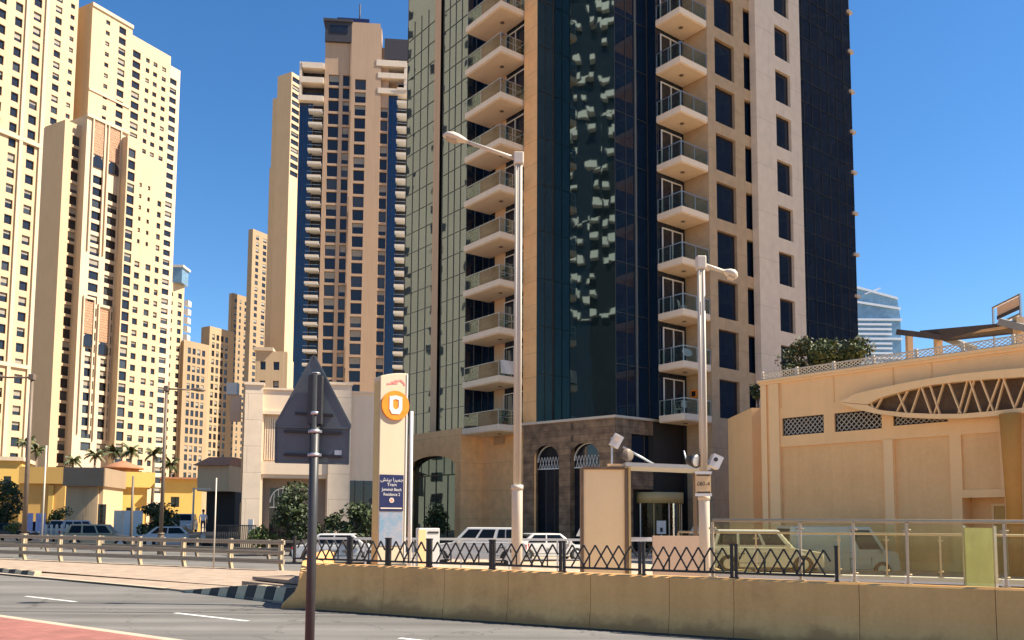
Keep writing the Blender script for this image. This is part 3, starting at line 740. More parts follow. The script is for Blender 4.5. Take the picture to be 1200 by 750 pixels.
# ---- glass
zg=9.3; zt2=47.0
def gl(name,O,d,W,m,pw,mull,ph=1.81,tilt=.004,z0=zg,mw=.05,ztop=zt2):
    b=MB(); curtain(b,O,d,W,z0,ztop,m,pw,ph,mull,tilt,mw)
    n=V2(d.y,-d.x); p,q=O-n*.03,O+d*W-n*.03
    b.poly([(p.x,p.y,ztop),(q.x,q.y,ztop),(q.x,q.y,TOP),(p.x,p.y,TOP)],m)
    return b.build(name,T.root)
gl('mirror_glass_wall',TP(0,vcol0),ne2,vcol0,'glass_a',1.25,None,3.62,.003)
gl('navy_glass_wall',TP(0,0),e1,ub,'glass_b',1.1,'mullion',3.62,.002,mw=.04)
gl('return_glass',TP(-1.64,vcol0),e1,1.64,'glass_l',.82,'mullion',3.62,.003,mw=.03)
gl('bronze_glass_wall',TP(-3.0,vg3),ne2,vg3-vg2,'glass_l',1.15,'mullion_pale',1.81,.003,mw=.035)
gl('bronze_glass_wall',TP(-3.0,vg1),ne2,vg1-vg0,'glass_l',.85,'mullion_pale',1.81,.003,mw=.035)
gl('side_glass',TP(-3.0,vg0),e1,1.7,'glass_b',.85,'mullion_pale',3.62,.002,mw=.06)
gl('dark_slot_glass',TP(-2.5,vg2-.3),ne2,vg2-vg1+.3,'glass_b',.8,None,3.62,.001)
gl('bay_glass',TP(ul,vg0),ne2,vg0-vp1,'glass_b',.8,'mullion',3.62,.002)
gl('bay_glass',TP(ul,vp0),ne2,vp0-vcol1,'glass_b',1.3,'mullion',3.62,.002)
gl('niche_glass',TP(ub,vb),e1,uw-ub,'glass_b',1.05,'mullion',3.62,.002)
gl('niche_side_glass',TP(ub,0),ne2,.9,'glass_b',.9,None,3.62,.002)
gl('corner_glass_wall',TP(uD,-3.2),e1,uE-uD,'glass_b',1.3,'mullion',1.81,.006,z0=0,mw=.04)
for k in range(NF+1):
    b=MB(); b.fbox((TP(0,0),e1,e2),uE-.3,uE+.35,-3.35,-3.0,ZR+FL*k+.8,ZR+FL*k+1.05,'wing_pale'); b.build('edge_bracket',T.root)
b=MB(); 
u745=Uof(745,0); b.fbox((TP(0,0),e1,e2),u745-.06,u745+.06,-.09,.02,zg,TOP,'mullion_pale'); b.build('mullion_strip',T.root)
# back sides and roof, plain
for p,q in ((TP(uE,-3.2),TP(uE,22)),(TP(uE,22),TP(-3,vg3)),(TP(-3,vg3+.0),TP(-3,vg3))):
    if (q-p).length>.1: T.wall.poly([(*p,0),(*q,0),(*q,TOP),(*p,TOP)],'tan')
# ---- right balconies
def local(mb,name,parent,loc,rz,bevel=0):
    o=bpy.data.objects.new(name,mb.mesh(name)); COL.objects.link(o); o.parent=parent; o.location=loc; o.rotation_euler.z=rz
    if bevel: bv=o.modifiers.new('bevel','BEVEL'); bv.width=bevel; bv.segments=1; bv.limit_method='ANGLE'
    return o
def rel(u,v,z): p=TP(u,v)-TC; return (p.x,p.y,z)
def balcony_right():
    W=uw-ub-.03; D=3.2+vb           # local x along e1, y along e2; origin at near corner
    b=MB(); b.box(0,W,0,D,-.44,0,'slab'); b.box(.06,W,.06,D,-.50,-.442,'slab')
    o=local(b,'balcony',T.root,rel(ub,-3.2,ZR),ALPHA,.015)
    r=MB(); z=1.05
    r.bar((.05,D,z),(.05,.05,z),.05,.05,'steel'); r.bar((.05,.05,z),(W,.05,z),.05,.05,'steel')
    for x,y in ((.05,.05),(W-.05,.05),(.05,D-.05),(W*.5,.05),(.05,D*.5)): r.box(x-.02,x+.02,y-.02,y+.02,.002,z-.03,'steel')
    local(r,'railing',o,(0,0,0),0)
    g=MB(); g.box(.09,W-.09,.045,.055,.08,z-.08,'balcony_glass'); local(g,'glass_pane',o,(0,0,0),0); g=MB(); g.box(.045,.055,.09,D-.09,.08,z-.08,'balcony_glass'); local(g,'glass_pane',o,(0,0,0),0)
    l=MB(); l.tube([(W*.5,D*.5,-.545),(W*.5,D*.5,-.502)],.16,'lamp_brown',12); local(l,'ceiling_light',o,(0,0,0),0)
    return o
def door_right():
    a=Uof(775,vb); w=Uof(799,vb)-a; b=MB()
    b.box(0,w,-.06,-.02,.03,2.75,'win_dark')
    o=local(b,'balcony_door',T.root,rel(a,vb,ZR),ALPHA)
    f=MB(); t=.085
    for x in (0,w*.48,w-t): f.box(x,x+t,-.13,-.062,.03,2.75,'white')
    f.box(t,w-t,-.128,-.064,2.665,2.75,'white'); f.box(t,w-t,-.128,-.064,.03,.1,'white'); local(f,'door_frame',o,(0,0,0),0)
    return o
bR=balcony_right(); dR=door_right()
for k in range(1,10):
    for s in (bR,dR):
        c=copy_tree(s,T.root); c.location=s.location+Vector((0,0,FL*k))
# ---- left balconies
us0=-3.87; vs0=7.6; vs0=Vof(585,us0,300); vs1=Vof(543,us0,300)
def balcony_left():
    W=-1.3-us0-.04; D=vs1-vs0; b=MB()
    b.box(0,W,0,D,-.45,0,'slab'); b.box(.08,W,.08,D-.05,-.51,-.452,'slab')
    o=local(b,'balcony',T.root,rel(us0,vs0,ZL),ALPHA,.015)
    p=MB(); p.box(.05,.10,.1,D*.55,.02,1.02,'rail_tan'); local(p,'parapet_panel',o,(0,0,0),0)
    r=MB(); z=1.08
    r.bar((.07,D-.2,z),(.07,.07,z),.05,.05,'steel'); r.bar((.07,.07,z),(W,.07,z),.05,.05,'steel'); r.bar((.07,.07,.55),(W,.07,.55),.03,.03,'steel')
    for x,y in ((.07,.07),(W*.5,.07),(.07,D*.56),(.07,D-.2)): r.box(x-.02,x+.02,y-.02,y+.02,.002,z-.03,'steel')
    local(r,'railing',o,(0,0,0),0)
    g=MB(); g.box(.068,.072,D*.57,D-.22,.06,z-.06,'balcony_glass'); local(g,'glass_pane',o,(0,0,0),0); g=MB(); g.box(.1,W-.02,.068,.072,.06,z-.06,'balcony_glass'); local(g,'glass_pane',o,(0,0,0),0)
    l=MB(); l.tube([(W*.55,D*.35,-.555),(W*.55,D*.35,-.512)],.17,'lamp_brown',12); local(l,'ceiling_light',o,(0,0,0),0)
    return o
bL=balcony_left()
fw_=MB(); w=vp0-vcol1
for x in (0.03,w*.5,w-.1): fw_.box(-.16,-.10,x,x+.07,.05,2.6,'white')
fw_.box(-.158,-.102,.03,w-.03,2.6,2.68,'white'); fw_.box(-.158,-.102,.03,w-.03,1.0,1.05,'white')
dL=local(fw_,'window_frame',T.root,rel(ul,vcol1,ZL),ALPHA)
for k in range(1,10):
    for s in (bL,dL):
        c=copy_tree(s,T.root); c.location=s.location+Vector((0,0,FL*k))
T.finish()
# small things out on the balconies
def W3(u,v,z): p=TP(u,v); return (p.x,p.y,z)
b=MB()
for i in range(6):
    a0=i/6; a1=(i+1)/6
    for j in range(3):
        z0,z1=ZL+FL+1.14-j*.33,ZL+FL+1.14-(j+1)*.33; o=lambda a,z:.05*math.sin(a*9+z*3)
        p=[W3(us0+.15+1.5*a0,vs0-.06-o(a0,z0),z0),W3(us0+.15+1.5*a1,vs0-.06-o(a1,z0),z0),W3(us0+.15+1.5*a1,vs0-.06-o(a1,z1),z1),W3(us0+.15+1.5*a0,vs0-.06-o(a0,z1),z1)]
        b.poly(p,'white')
o=b.build('bed_sheet',loc=W3(us0+.8,vs0,ZL+FL)); tag(o,'white sheet hung over a balcony rail to dry, second balcony up','laundry')
sm=o.modifiers.new('thick','SOLIDIFY'); sm.thickness=.02
root=thing('satellite_dish','small white satellite dish behind the rail of the second-lowest glass-railed balcony','satellite dish',W3(uw-1.6,-2.3,ZR+FL))
b=MB(); 
p=W3(uw-1.6,-2.3,ZR+FL); b.tube([(p[0],p[1],p[2]),(p[0],p[1],p[2]+.5)],.03,'steel',8); b.build('stand',root)
b=MB(); c=Vector((p[0],p[1],p[2]+.75)); ax=Vector((.2,-.8,.5)).normalized()
b.tube([c,c+ax*.03,c+ax*.09,c+ax*.14],[.05,.2,.33,.38],'white',16); b.build('dish',root)
root=thing('drying_rack','folding laundry rack with pale clothes on the lowest glass-railed balcony','drying rack',W3(uw-1.8,-2.2,ZR))
b=MB()
p=Vector(W3(uw-1.8,-2.2,ZR)); ex=Vector((*e1,0)); ey=Vector((*e2,0))
for s in (-.5,.5):
    b.bar(p+ex*s-ey*.3,p+ex*s+ey*.3+Vector((0,0,1)),.025,.025,'steel'); b.bar(p+ex*s+ey*.3,p+ex*s-ey*.3+Vector((0,0,1)),.025,.025,'steel')
for j in range(5): 
    t=-.3+.15*j; b.bar(p-ex*.5+ey*t+Vector((0,0,1)),p+ex*.5+ey*t+Vector((0,0,1)),.015,.015,'steel')
b.build('rack_frame',root)
b=MB()
for j,(s,t) in enumerate(((-.3,-.15),(.05,0),(.3,.15))):
    q=p+ex*s+ey*t+Vector((0,0,1.02)); b.hexa([q-ex*.14-ey*.02+Vector((0,0,-.5)),q+ex*.14-ey*.02+Vector((0,0,-.45)),q+ex*.14+ey*.02+Vector((0,0,-.45)),q-ex*.14+ey*.02+Vector((0,0,-.5))],[q-ex*.14-ey*.02,q+ex*.14-ey*.02,q+ex*.14+ey*.02,q-ex*.14+ey*.02],'white')
b.build('clothes',root)
root=thing('balcony_notice','small orange-edged square plate beside the lowest glass-railed balcony','plate',W3(uw+.0,-1.6,ZR+1.7))
b=MB(); b.fbox((TP(uw,-1.6),ne2,-e1),-.28,.28,.01,.05,ZR+1.45,ZR+2.05,'orange'); b.build('plate_rim',root)
b=MB(); b.fbox((TP(uw,-1.6),ne2,-e1),-.17,.17,.05,.07,ZR+1.56,ZR+1.94,'win_dark'); b.build('plate_face',root)

def chair(label,u,v,z,rot,m):
    p=TP(u,v); root=thing('balcony_chair',label,'chair',(p.x,p.y,z),ALPHA+rot,'chairs on the balconies')
    b=MB(); b.box(-.24,.24,-.24,.24,.42,.46,m); b.build('seat',root,world=False,bevel=.01)
    b=MB(); b.hexa([(-.24,.22,.47),(.24,.22,.47),(.24,.25,.47),(-.24,.25,.47)],[(-.22,.30,.9),(.22,.30,.9),(.22,.33,.9),(-.22,.33,.9)],m); b.build('backrest',root,world=False)
    for x in (-.21,.21):
        for y in (-.21,.21): b=MB(); b.box(x-.02,x+.02,y-.02,y+.02,0,.42,m); b.build('leg',root,world=False)
chair('white chair behind the glass rail of the third balcony above the entrance',ub+1.0,-2.3,ZR+FL*2,.4,'white')
chair('dark chair behind the glass rail of the fifth balcony above the entrance',ub+1.4,-2.2,ZR+FL*4,-.5,'dark_plastic')
chair('white chair near the wall on the lowest glass-railed balcony',ub+.8,-2.0,ZR,.9,'white')
for k,lab in ((0,'leafy pot plant on the lowest tan-panelled balcony'),(3,'leafy pot plant on the fourth tan-panelled balcony')):
    p=TP(us0+1.2,vs0+.8); root=thing('pot_plant',lab,'pot plant',(p.x,p.y,ZL+FL*k))
    b=MB(); b.tube([(0,0,0),(0,0,.35)],[.14,.2],'terracotta',12); b.build('pot',root,world=False)
    b=MB()
    for _ in range(90):
        a=random.uniform(0,6.28); r=random.uniform(.05,.38); q=Vector((r*math.cos(a),r*math.sin(a),.4+random.uniform(0,.75))); s=.09
        d=Vector((random.gauss(0,1),random.gauss(0,1),random.gauss(0,.6))).normalized(); e=d.orthogonal().normalized(); b.poly([q-d*s,q-e*s*.4,q+d*s,q+e*s*.4],random.choice(['leaf_dark','leaf_mid']))
    b.build('foliage',root,world=False)
# ------------------------------------------------------------------ ochre building on the right with the truss bridge
kY=45.0; K=V2(R(893,500)*kY,kY); kd=V2(.636,-.772); kn=V2(kd.y,-kd.x)
def KT(px,py=520,o=0): return line_hit(K+kn*o,kd,R(px,py))
def KZ(px,py,o=0):
    p=K+kn*o+kd*KT(px,py,o); return H+E(px,py)*p.y
def KP(t,z,o=0): p=K+kd*t+kn*o; return (p.x,p.y,z)
ZT=KZ(895,449)
B=Building('ochre_building','low ochre rendered building with lattice openings, wall panels and a truss bridge','building',(K.x,K.y,0))
LB=24.0
la=[]
for a,c,y0,y1 in ((917,966,509,489),(978.5,1034,504,485)):
    t0,t1=KT(a),KT(c); zb_=KZ((a+c)/2,y0); la.append((t0,t1,zb_,zb_+.92))
t0,t1=KT(1047.5),KT(1112); la.append((t0,t1,la[1][2]+.06,la[1][2]+.80))
dr0,dr1=KT(1128,600),KT(1178,600); zd=KZ(1150,583)
pn=[]     # recessed wall panels
zp=KZ(960,521)
for a,c in ((915.5,1035.5),(1049,1114)): pn.append((KT(a,560),KT(c,560),.35,zp))
pn.append((KT(1127,540),KT(1172,540),zd+.35,zp))
facade(B.wall,K,kd,LB,0,ZT,la+pn+[(dr0,dr1,0.02,zd)],'sandst',.10)
for t0,t1,z0,z1 in pn: B.wall.poly([KP(t0,z0,-.10),KP(t1,z0,-.10),KP(t1,z1,-.10),KP(t0,z1,-.10)],'sandst_panel')
for t0,t1,z0,z1 in la: B.wall.poly([KP(t0,z0,-.35),KP(t1,z0,-.35),KP(t1,z1,-.35),KP(t0,z1,-.35)],'dark_in')
fk=(K,kd,-kn)
B.wall.fbox(fk,dr0-.2,dr1+.2,.95,1.0,0,zd+.2,'sandst_panel'); B.wall.fbox(fk,dr0-.03,dr0,.10,.95,0,zd,'sandst'); B.wall.fbox(fk,dr1,dr1+.03,.10,.95,0,zd,'sandst'); B.wall.fbox(fk,dr0,dr1,.10,.95,zd,zd+.03,'sandst')
# side and rear
kl=K-kn*14
B.wall.poly([(*kl,0),(*K,0),(*K,ZT),(*kl,ZT)],'sandst')
B.wall.poly([(*K,ZT-.02),(*(K+kd*LB),ZT-.02),(*(K+kd*LB-kn*14),ZT-.02),(*kl,ZT-.02)],'sandst')
B.wall.poly([(*(K+kd*LB),0),(*(K+kd*LB-kn*14),0),(*(K+kd*LB-kn*14),ZT),(*(K+kd*LB),ZT)],'sandst')
B.wall.poly([(*kl,0),(*kl,ZT),(*(K+kd*LB-kn*14),ZT),(*(K+kd*LB-kn*14),0)],'sandst')
B.finish()
b=MB()
b.fbox(fk,-.15,LB+.1,-.16,.3,ZT,ZT+.14,'sandst_trim'); b.fbox(fk,-.08,LB,-.09,.0,ZT-.12,ZT-.002,'sandst_trim'); b.build('cornice',B.root)
zz=la[0][2]
for a,c in ((893.5,900),(903,914.5),(1036.5,1047)):
    b=MB(); t0,t1=KT(a),KT(c); b.fbox(fk,t0,t1,-.10,-.001,0,zp+.0 if a>960 else ZT-.13,'sandst_trim'); b.fbox(fk,t0-.01,t1+.01,-.11,-.001,zp*.33,zp*.33+.05,'sandst_trim'); b.build('pilaster',B.root)
for t in (KT(915,460),KT(977,450),KT(1047,440),KT(1092,435)):
    b=MB(); b.fbox(fk,t-.025,t+.025,-.03,-.001,zz+1.45,ZT-.13,'sandst_panel'); b.build('wall_groove',B.root)
for t0,t1,z0,z1 in la:
    b=MB(); o=.12
    b.fbox(fk,t0,t1,o,o+.05,z0,z0+.05,'black_iron'); b.fbox(fk,t0,t1,o,o+.05,z1-.05,z1,'black_iron'); b.fbox(fk,t0,t0+.05,o,o+.05,z0+.05,z1-.05,'black_iron'); b.fbox(fk,t1-.05,t1,o,o+.05,z0+.05,z1-.05,'black_iron')
    n=max(3,round((t1-t0)/.26)); w=(t1-t0-.1)/n; hh=(z1-z0-.1)/3
    for i in range(n):
        for j in range(3):
            x0,x1=t0+.05+i*w,t0+.05+(i+1)*w; y0,y1=z0+.05+j*hh,z0+.05+(j+1)*hh
            b.bar(KP(x0,y0,-o-.01),KP(x1,y1,-o-.01),.04,.03,'lattice_w'); b.bar(KP(x0,y1,-o-.025),KP(x1,y0,-o-.025),.04,.03,'lattice_w')
    b.build('lattice_opening',B.root)
# door in the recess
b=MB(); td=dr0+(dr1-dr0)*.55; b.fbox(fk,td,dr1-.1,.90,.948,0,zd-.35,'yellow2'); dd=b.build('door',B.root)
b=MB(); b.fbox(fk,td-.1,td,.86,.948,0,zd-.25,'sandst_trim'); b.fbox(fk,td,dr1-.02,.86,.948,zd-.35,zd-.25,'sandst_trim'); b.build('door_frame',dd)
# small conduit box low on the wall corner, tan side block next to the tower
b=MB(); sb=V2(R(880,560)*49,49); b.box(sb.x,R(897,560)*49,48.6,54,0,H+E(885,479)*49,'sandst'); 
o=b.build('side_block',loc=(sb.x,49,0)); tag(o,'narrow tan wall block between the glass tower and the ochre building','wall')
# parapet lattice
root=thing('roof_lattice_fence','white lattice parapet fence along the roof edge of the ochre building','fence',(K.x,K.y,ZT+.14))
zr=ZT+.14; hr=.44; tl=0
while tl<LB-.5:
    W=2.05; b=MB(); o=.12
    b.fbox(fk,tl+.07,tl+W-.07,o,o+.05,zr+.04,zr+.09,'lattice_w'); b.fbox(fk,tl+.07,tl+W-.07,o,o+.05,zr+hr-.05,zr+hr,'lattice_w')
    n=8; w=(W-.14)/n; hh=(hr-.14)/2
    for i in range(n):
        for j in range(2):
            x0,x1=tl+.07+i*w,tl+.07+(i+1)*w; y0,y1=zr+.09+j*hh,zr+.09+(j+1)*hh
            b.bar(KP(x0,y0,-o-.01),KP(x1,y1,-o-.01),.035,.03,'lattice_w'); b.bar(KP(x0,y1,-o-.035),KP(x1,y0,-o-.035),.035,.03,'lattice_w')
    b.build('lattice_panel',root)
    b=MB(); b.fbox(fk,tl-.06,tl+.06,o-.04,o+.08,zr,zr+hr+.06,'lattice_w'); b.build('post',root)
    tl+=W
# truss bridge hung in front of the wall
o=.62
def kp(px,py): t=KT(px,py,o); p=K+kn*o+kd*t; return (t,H+E(px,py)*p.y)
top_out=[kp(984,471),kp(1003,461),(kp(1025,456)),kp(1060,448.5),kp(1092,443),kp(1125,438),kp(1160,434.5),kp(1200,431),kp(1240,429)]
top_in=[kp(1016,474),kp(1030,466.5),kp(1060,458),kp(1092,451),kp(1125,447),kp(1160,444),kp(1200,441.5),kp(1240,440)]
bot_in=[kp(1016,474.5),kp(1030,480.5),kp(1060,483.5),kp(1092,485),kp(1125,485),kp(1160,482),kp(1200,477.5),kp(1240,472)]
bot_out=[kp(984,472),kp(1003,479.5),kp(1025,484.5),kp(1060,489),kp(1092,490.5),kp(1125,490.5),kp(1160,488),kp(1200,483.5),kp(1240,478.5)]
root=thing('truss_bridge','lens-shaped truss footbridge side with pale diagonal struts on the front of the ochre building','footbridge',KP(kp(1100,470)[0],0,o))
def band(b,A,Bq,o0,o1,m):
    def interp(L,t):
        for (a,za),(c,zc) in zip(L,L[1:]):
            if a<=t<=c: return za+(zc-za)*(t-a)/(c-a)
        return L[-1][1] if t>L[-1][0] else L[0][1]
    ts=sorted({p[0] for p in A}|{p[0] for p in Bq})
    for a,c in zip(ts,ts[1:]):
        if c-a<1e-4: continue
        za0,za1,zb0,zb1=interp(A,a),interp(A,c),interp(Bq,a),interp(Bq,c)
        q=[KP(a,zb0,o1),KP(c,zb1,o1),KP(c,zb1,o0),KP(a,zb0,o0)]
        t_=[KP(a,za0,o1),KP(c,za1,o1),KP(c,za1,o0),KP(a,za0,o0)]
        b.hexa(q,t_,m)
lead=[(t,(z)) for t,z in top_in]; 
midU=[top_out[0]]+top_in; midL=[bot_out[0]]+bot_in
b=MB(); band(b,top_out,[top_out[0],*[(t,z) for t,z in top_in]],.25,.62,'sandst_trim'); b.build('upper_chord',root)
b=MB(); band(b,[bot_out[0],*[(t,z) for t,z in bot_in]],bot_out,.25,.62,'sandst_trim'); b.build('lower_chord',root)
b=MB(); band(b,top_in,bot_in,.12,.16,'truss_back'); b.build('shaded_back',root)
def zi(L,t):
    for (a,za),(c,zc) in zip(L,L[1:]):
        if a<=t<=c: return za+(zc-za)*(t-a)/(c-a)
    return L[-1][1] if t>L[0][0] else L[0][1]
pat=[(1020,1024,0),(1034,1026,1),(1052,1063,0),(1064,1050,1),(1078,1067,1),(1080,1092,0),(1090,1102,0),(1106,1094,1),(1112,1127,0),(1134,1122,1),(1142,1129,1),(1137,1150,0),(1150,1165,0),(1172,1156,1),(1178,1166,1),(1176,1190,0),(1204,1188,1),(1212,1198,1),(1206,1222,0)]
for a,c,_ in pat:
    pa=KT(a,455,.5); pc=KT(c,484,.5); b=MB(); w=.15
    b.bar(KP(pa,zi(top_in,pa)+.05,.50-(.06 if _ else 0)),KP(pc,zi(bot_in,pc)-.05,.50-(.06 if _ else 0)),w,.05,'sandst_trim'); b.build('strut',root)
# tapered column carrying the bridge
cx=K+kn*.75+kd*KT(1186,540,.75); zc=zi(bot_out,KT(1186,490,1.0))
b=MB(); b.tube([(cx.x,cx.y,0),(cx.x,cx.y,zc*.5),(cx.x,cx.y,zc)],[.27,.30,.40],'column_ochre',20)
ob=b.build('bridge_column',loc=(cx.x,cx.y,0)); tag(ob,'tapering ochre column under the truss bridge beside the doorway','column')
# pergola on the roof
def up(px,py,Y): return at(px,py,Y)
root=thing('roof_pergola','dark shade canopy on beige posts above the roof of the ochre building','pergola',(R(1120)*42,42,ZT))
for px,yt,Y,w in ((1065,388,47,.30),(1099,392,44,.32),(1193,372,36.5,.32)):
    p=up(px,yt,Y); b=MB(); b.box(p.x-w/2,p.x+w/2,Y-w/2,Y+w/2,ZT,p.z,'wing_brown'); b.build('post',root)
b=MB(); b.bar(up(1052,389,46.5),up(1106,395.5,43.5),.22,.3,'darkmetal'); b.bar(up(1106,395.5,43.5),up(1142,409,41),.22,.3,'grey_pole'); b.build('beam',root)
A_,B_,C_,D_=up(1078,389.5,46),up(1178,381,37.2),up(1193,391,36.6),up(1108,400,43)
b=MB(); b.hexa([D_,C_,B_,A_],[D_+Vector((0,0,.1)),C_+Vector((0,0,.1)),B_+Vector((0,0,.1)),A_+Vector((0,0,.1))],'darkmetal'); b.build('canopy',root)
b=MB(); b.bar(up(1110,394.5,43.2),up(1180,383,37.0),.10,.12,'wing_brown'); b.bar(up(1172,377,37.2),up(1215,388,35.5),.25,.3,'grey_pole'); b.build('rafter',root)
# framed board on the roof
fa,fb_=up(1164,381,40),up(1197,372,37.5)
root=thing('roof_board','square metal frame with a faded board standing on the roof, against the sky','board',(fa.x,fa.y,ZT))
d=(fb_-fa); d.z=0; L_=d.length; d=V2(d.x,d.y).normalized(); n=V2(-d.y,d.x); zb0,zt0=fa.z-1.0,up(1164,360,40).z; 
b=MB(); o2=fa.xy
b.fbox((o2,d,n),0,.08,-.04,.04,ZT,zt0,'steel'); b.fbox((o2,d,n),L_-.08,L_,-.04,.04,ZT,zt0,'steel'); b.fbox((o2,d,n),.08,L_-.08,-.04,.04,zt0-.08,zt0,'steel'); b.fbox((o2,d,n),.08,L_-.08,-.04,.04,fa.z-.1,fa.z,'steel'); b.build('frame',root)
b=MB(); b.fbox((o2,d,n),.45,L_-.1,-.02,.02,fa.z+.25,zt0-.12,'pinkwall'); b.build('panel',root)
b=MB(); b.fbox((o2,d,n),.45,L_-.1,-.05,-.021,fa.z+.15,fa.z+.32,'darkmetal'); b.build('panel_edge',root)

# ------------------------------------------------------------------ pale low building (left of centre)
pY=55.0; pd=V2(.968,.25).normalized(); pn_=V2(pd.y,-pd.x); PO=V2(R(285,550)*pY,pY)
def PT(px,py=550,o=0): return line_hit(PO+pn_*o,pd,R(px,py))
def PZ(px,py): p=PO+pd*PT(px,py); return H+E(px,py)*p.y
B=Building('pale_low_building','pale stone-clad low building with square piers and an arched window, part shaded','building',(PO.x,PO.y,0))
tp=PT(306); zt_=PZ(350,458); LP=PT(442)
m1=mat('pale_stone_cladding',(.70,.545,.385),.7,.08,.3,streak=.3); m2=brickmat('pale_stone_blocks',(.71,.56,.40),(.695,.55,.39),(.48,.38,.27),3.2,1.7,.02,.7,bump=.004,var=.06)
op1=(PT(308),PT(383),.0,PZ(330,560)); op2=(PT(404),LP-.3,.0,PZ(330,561)); pa1=(PT(308),PT(384),PZ(330,541),PZ(330,486)); pa2=(PT(411),LP-.3,PZ(425,552),PZ(425,487))
facade(B.wall,PO,pd,LP,0,zt_,[op1,pa1],m1,1.3)
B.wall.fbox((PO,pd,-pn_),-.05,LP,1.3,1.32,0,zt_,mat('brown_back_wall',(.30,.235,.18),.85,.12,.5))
B.wall.fbox((PO,pd,-pn_),pa1[0],pa1[1],.25,.30,pa1[2],pa1[3],m1)
B.wall.fbox((PO,pd,-pn_),-.1,LP,1.33,14,0,zt_-.3,m1)
B.finish()
for a,c,o_,zt2_ in ((285,306,.35,PZ(295,452)),(384,410,.25,PZ(400,452))):
    b=MB(); b.fbox((PO,pd,-pn_),PT(a),PT(c),-o_,-.002,0,zt2_,m2); b.fbox((PO,pd,-pn_),PT(a)-.08,PT(c)+.08,-o_-.1,.4,zt2_,zt2_+.18,m1); b.build('pier',B.root)
for a_,c_,o0,o1,y0_,y1_ in ((306.2,383.8,-.10,.3,zt_,zt_+.12),(410.2,441.9,-.10,.3,zt_,zt_+.12),(306.2,383.8,-.12,-.003,PZ(330,556),PZ(330,541)),(306.2,383.8,-.16,-.003,PZ(330,486),PZ(330,482))):
    b=MB(); b.fbox((PO,pd,-pn_),PT(a_),PT(c_),o0,o1,y0_,y1_,m1); b.build('string_course',B.root)
b=MB(); ff=(PO,pd,-pn_); 
for i in range(9):
    t=PT(309)+i*.14; b.fbox(ff,t,t+.09,.12,.249,pa1[2]+.1,pa1[3]-.15,m1)
b.build('fluted_panel',B.root)
b=MB(); b.fbox(ff,PT(405),LP-.2,-.02,.06,.05,PZ(330,562),'glass_b'); g=b.build('shop_window',B.root)
b=MB(); 
for t in (0,.33,.66,1): b.fbox(ff,PT(405)+(LP-.3-PT(405))*t,PT(405)+(LP-.3-PT(405))*t+.08,-.07,-.021,.05,PZ(330,562),'win_frame_b')
b.build('window_frame',g)
arch_window(B.root,PO,pd,PT(316,590,-1.3),PT(346,590,-1.3),.3,PZ(330,585)-.2,PZ(330,571),2.9,1.28,'win_dark','win_frame_w',3,False)
# shaded return side of the pale building
b=MB(); sd0=PO-pn_*.0; b.hexa([(*(PO+V2(-1.0,3.0)),0),(*(PO+V2(-.05,.1)),0),(*(PO+V2(-.05,16)),0),(*(PO+V2(-1.0,16)),0)],[(*(PO+V2(-1.0,3.0)),zt_-.4),(*(PO+V2(-.05,.1)),zt_-.4),(*(PO+V2(-.05,16)),zt_-.4),(*(PO+V2(-1.0,16)),zt_-.4)],m1); 
for k in range(3):
    z0=1.0+k*3; q=PO+V2(-.32,1.2); b.hexa([(q.x-.55,q.y+1.1,z0),(q.x,q.y-.35,z0),(q.x+.02,q.y+1,z0),(q.x-.4,q.y+1.5,z0)],[(q.x-.55,q.y+1.1,z0+2.2),(q.x,q.y-.35,z0+2.2),(q.x+.02,q.y+1,z0+2.2),(q.x-.4,q.y+1.5,z0+2.2)],'bronze')
b.build('return_wall',B.root)
b=MB(); p=at(273,456,60); b.box(p.x-.36,p.x+.36,59.7,60.3,p.z-.42,p.z+.42,'pale_unit'); b.box(p.x-.12,p.x+.6,59.9,60.1,zt_-1.6,p.z-.422,'tower_tan'); o=b.build('roof_unit',loc=(p.x,60,p.z-.5)); tag(o,'white box-shaped unit at the roof corner of the pale low building','unit')

# ------------------------------------------------------------------ tower with blue glass flanks (behind)
tY=183.0; td_=V2(.995,.10).normalized(); TO=V2(R(376.5,250)*tY,tY); tn=V2(td_.y,-td_.x)
def T2(px,py=250,o=0): return line_hit(TO+tn*o,td_,R(px,py))
def T2Z(px,py,o=0): p=TO+tn*o+td_*T2(px,py,o); return H+E(px,py)*p.y
B=Building('blue_flanked_tower','tan apartment tower with dark blue glass flanks, white balcony edges and a navy roof box','tower',(TO.x,TO.y,0))
F2_=2.995
zA=T2Z(390,50); zB=T2Z(425,28); t0=0; ta=T2(407); tb=T2(442); tc=T2(453)
zw0=T2Z(388,87)
n=29
zbase=zw0-F2_*n
def rw(px0,px1,py=250): return rows(T2(px0,py),T2(px1,py),zbase,F2_,n+0,(.45,2.95))
a=T2(383),T2(392.5); c=T2(399),T2(406)
B.face(TO,td_,ta,0,zA,'tower_tan',[h for h in rw(381.5,394)+rw(398.5,406.3)],.35,'win_dark','win_frame_b',(1,1))
B.face(TO+td_*ta+tn*.5,td_,tb-ta,0,zB,'tower_tan',[(h[0]-ta,h[1]-ta,h[2],h[3]) for h in rows(T2(413),T2(426),zbase-1.0,F2_,n,(.5,2.95))],.35,'win_dark','win_frame_b',(1,1))
zR2=T2Z(445,105)
B.face(TO+td_*tb,td_,tc-tb,0,zR2,'tower_tan',[(h[0]-tb,h[1]-tb,h[2],h[3]) for h in rows(T2(443),T2(452.2),zbase-1,F2_,n-2,(.5,2.95))],.35,'win_dark','win_frame_b',(1,1))
B.wall.fbox((TO,td_,-tn),ta,ta+.3,-.5,2,0,zA,'tower_tan'); B.wall.fbox((TO,td_,-tn),tb-.3,tb+.3,-.48,3,0,zB-1,'tower_tan')
tl,tr=T2(347),T2(476)
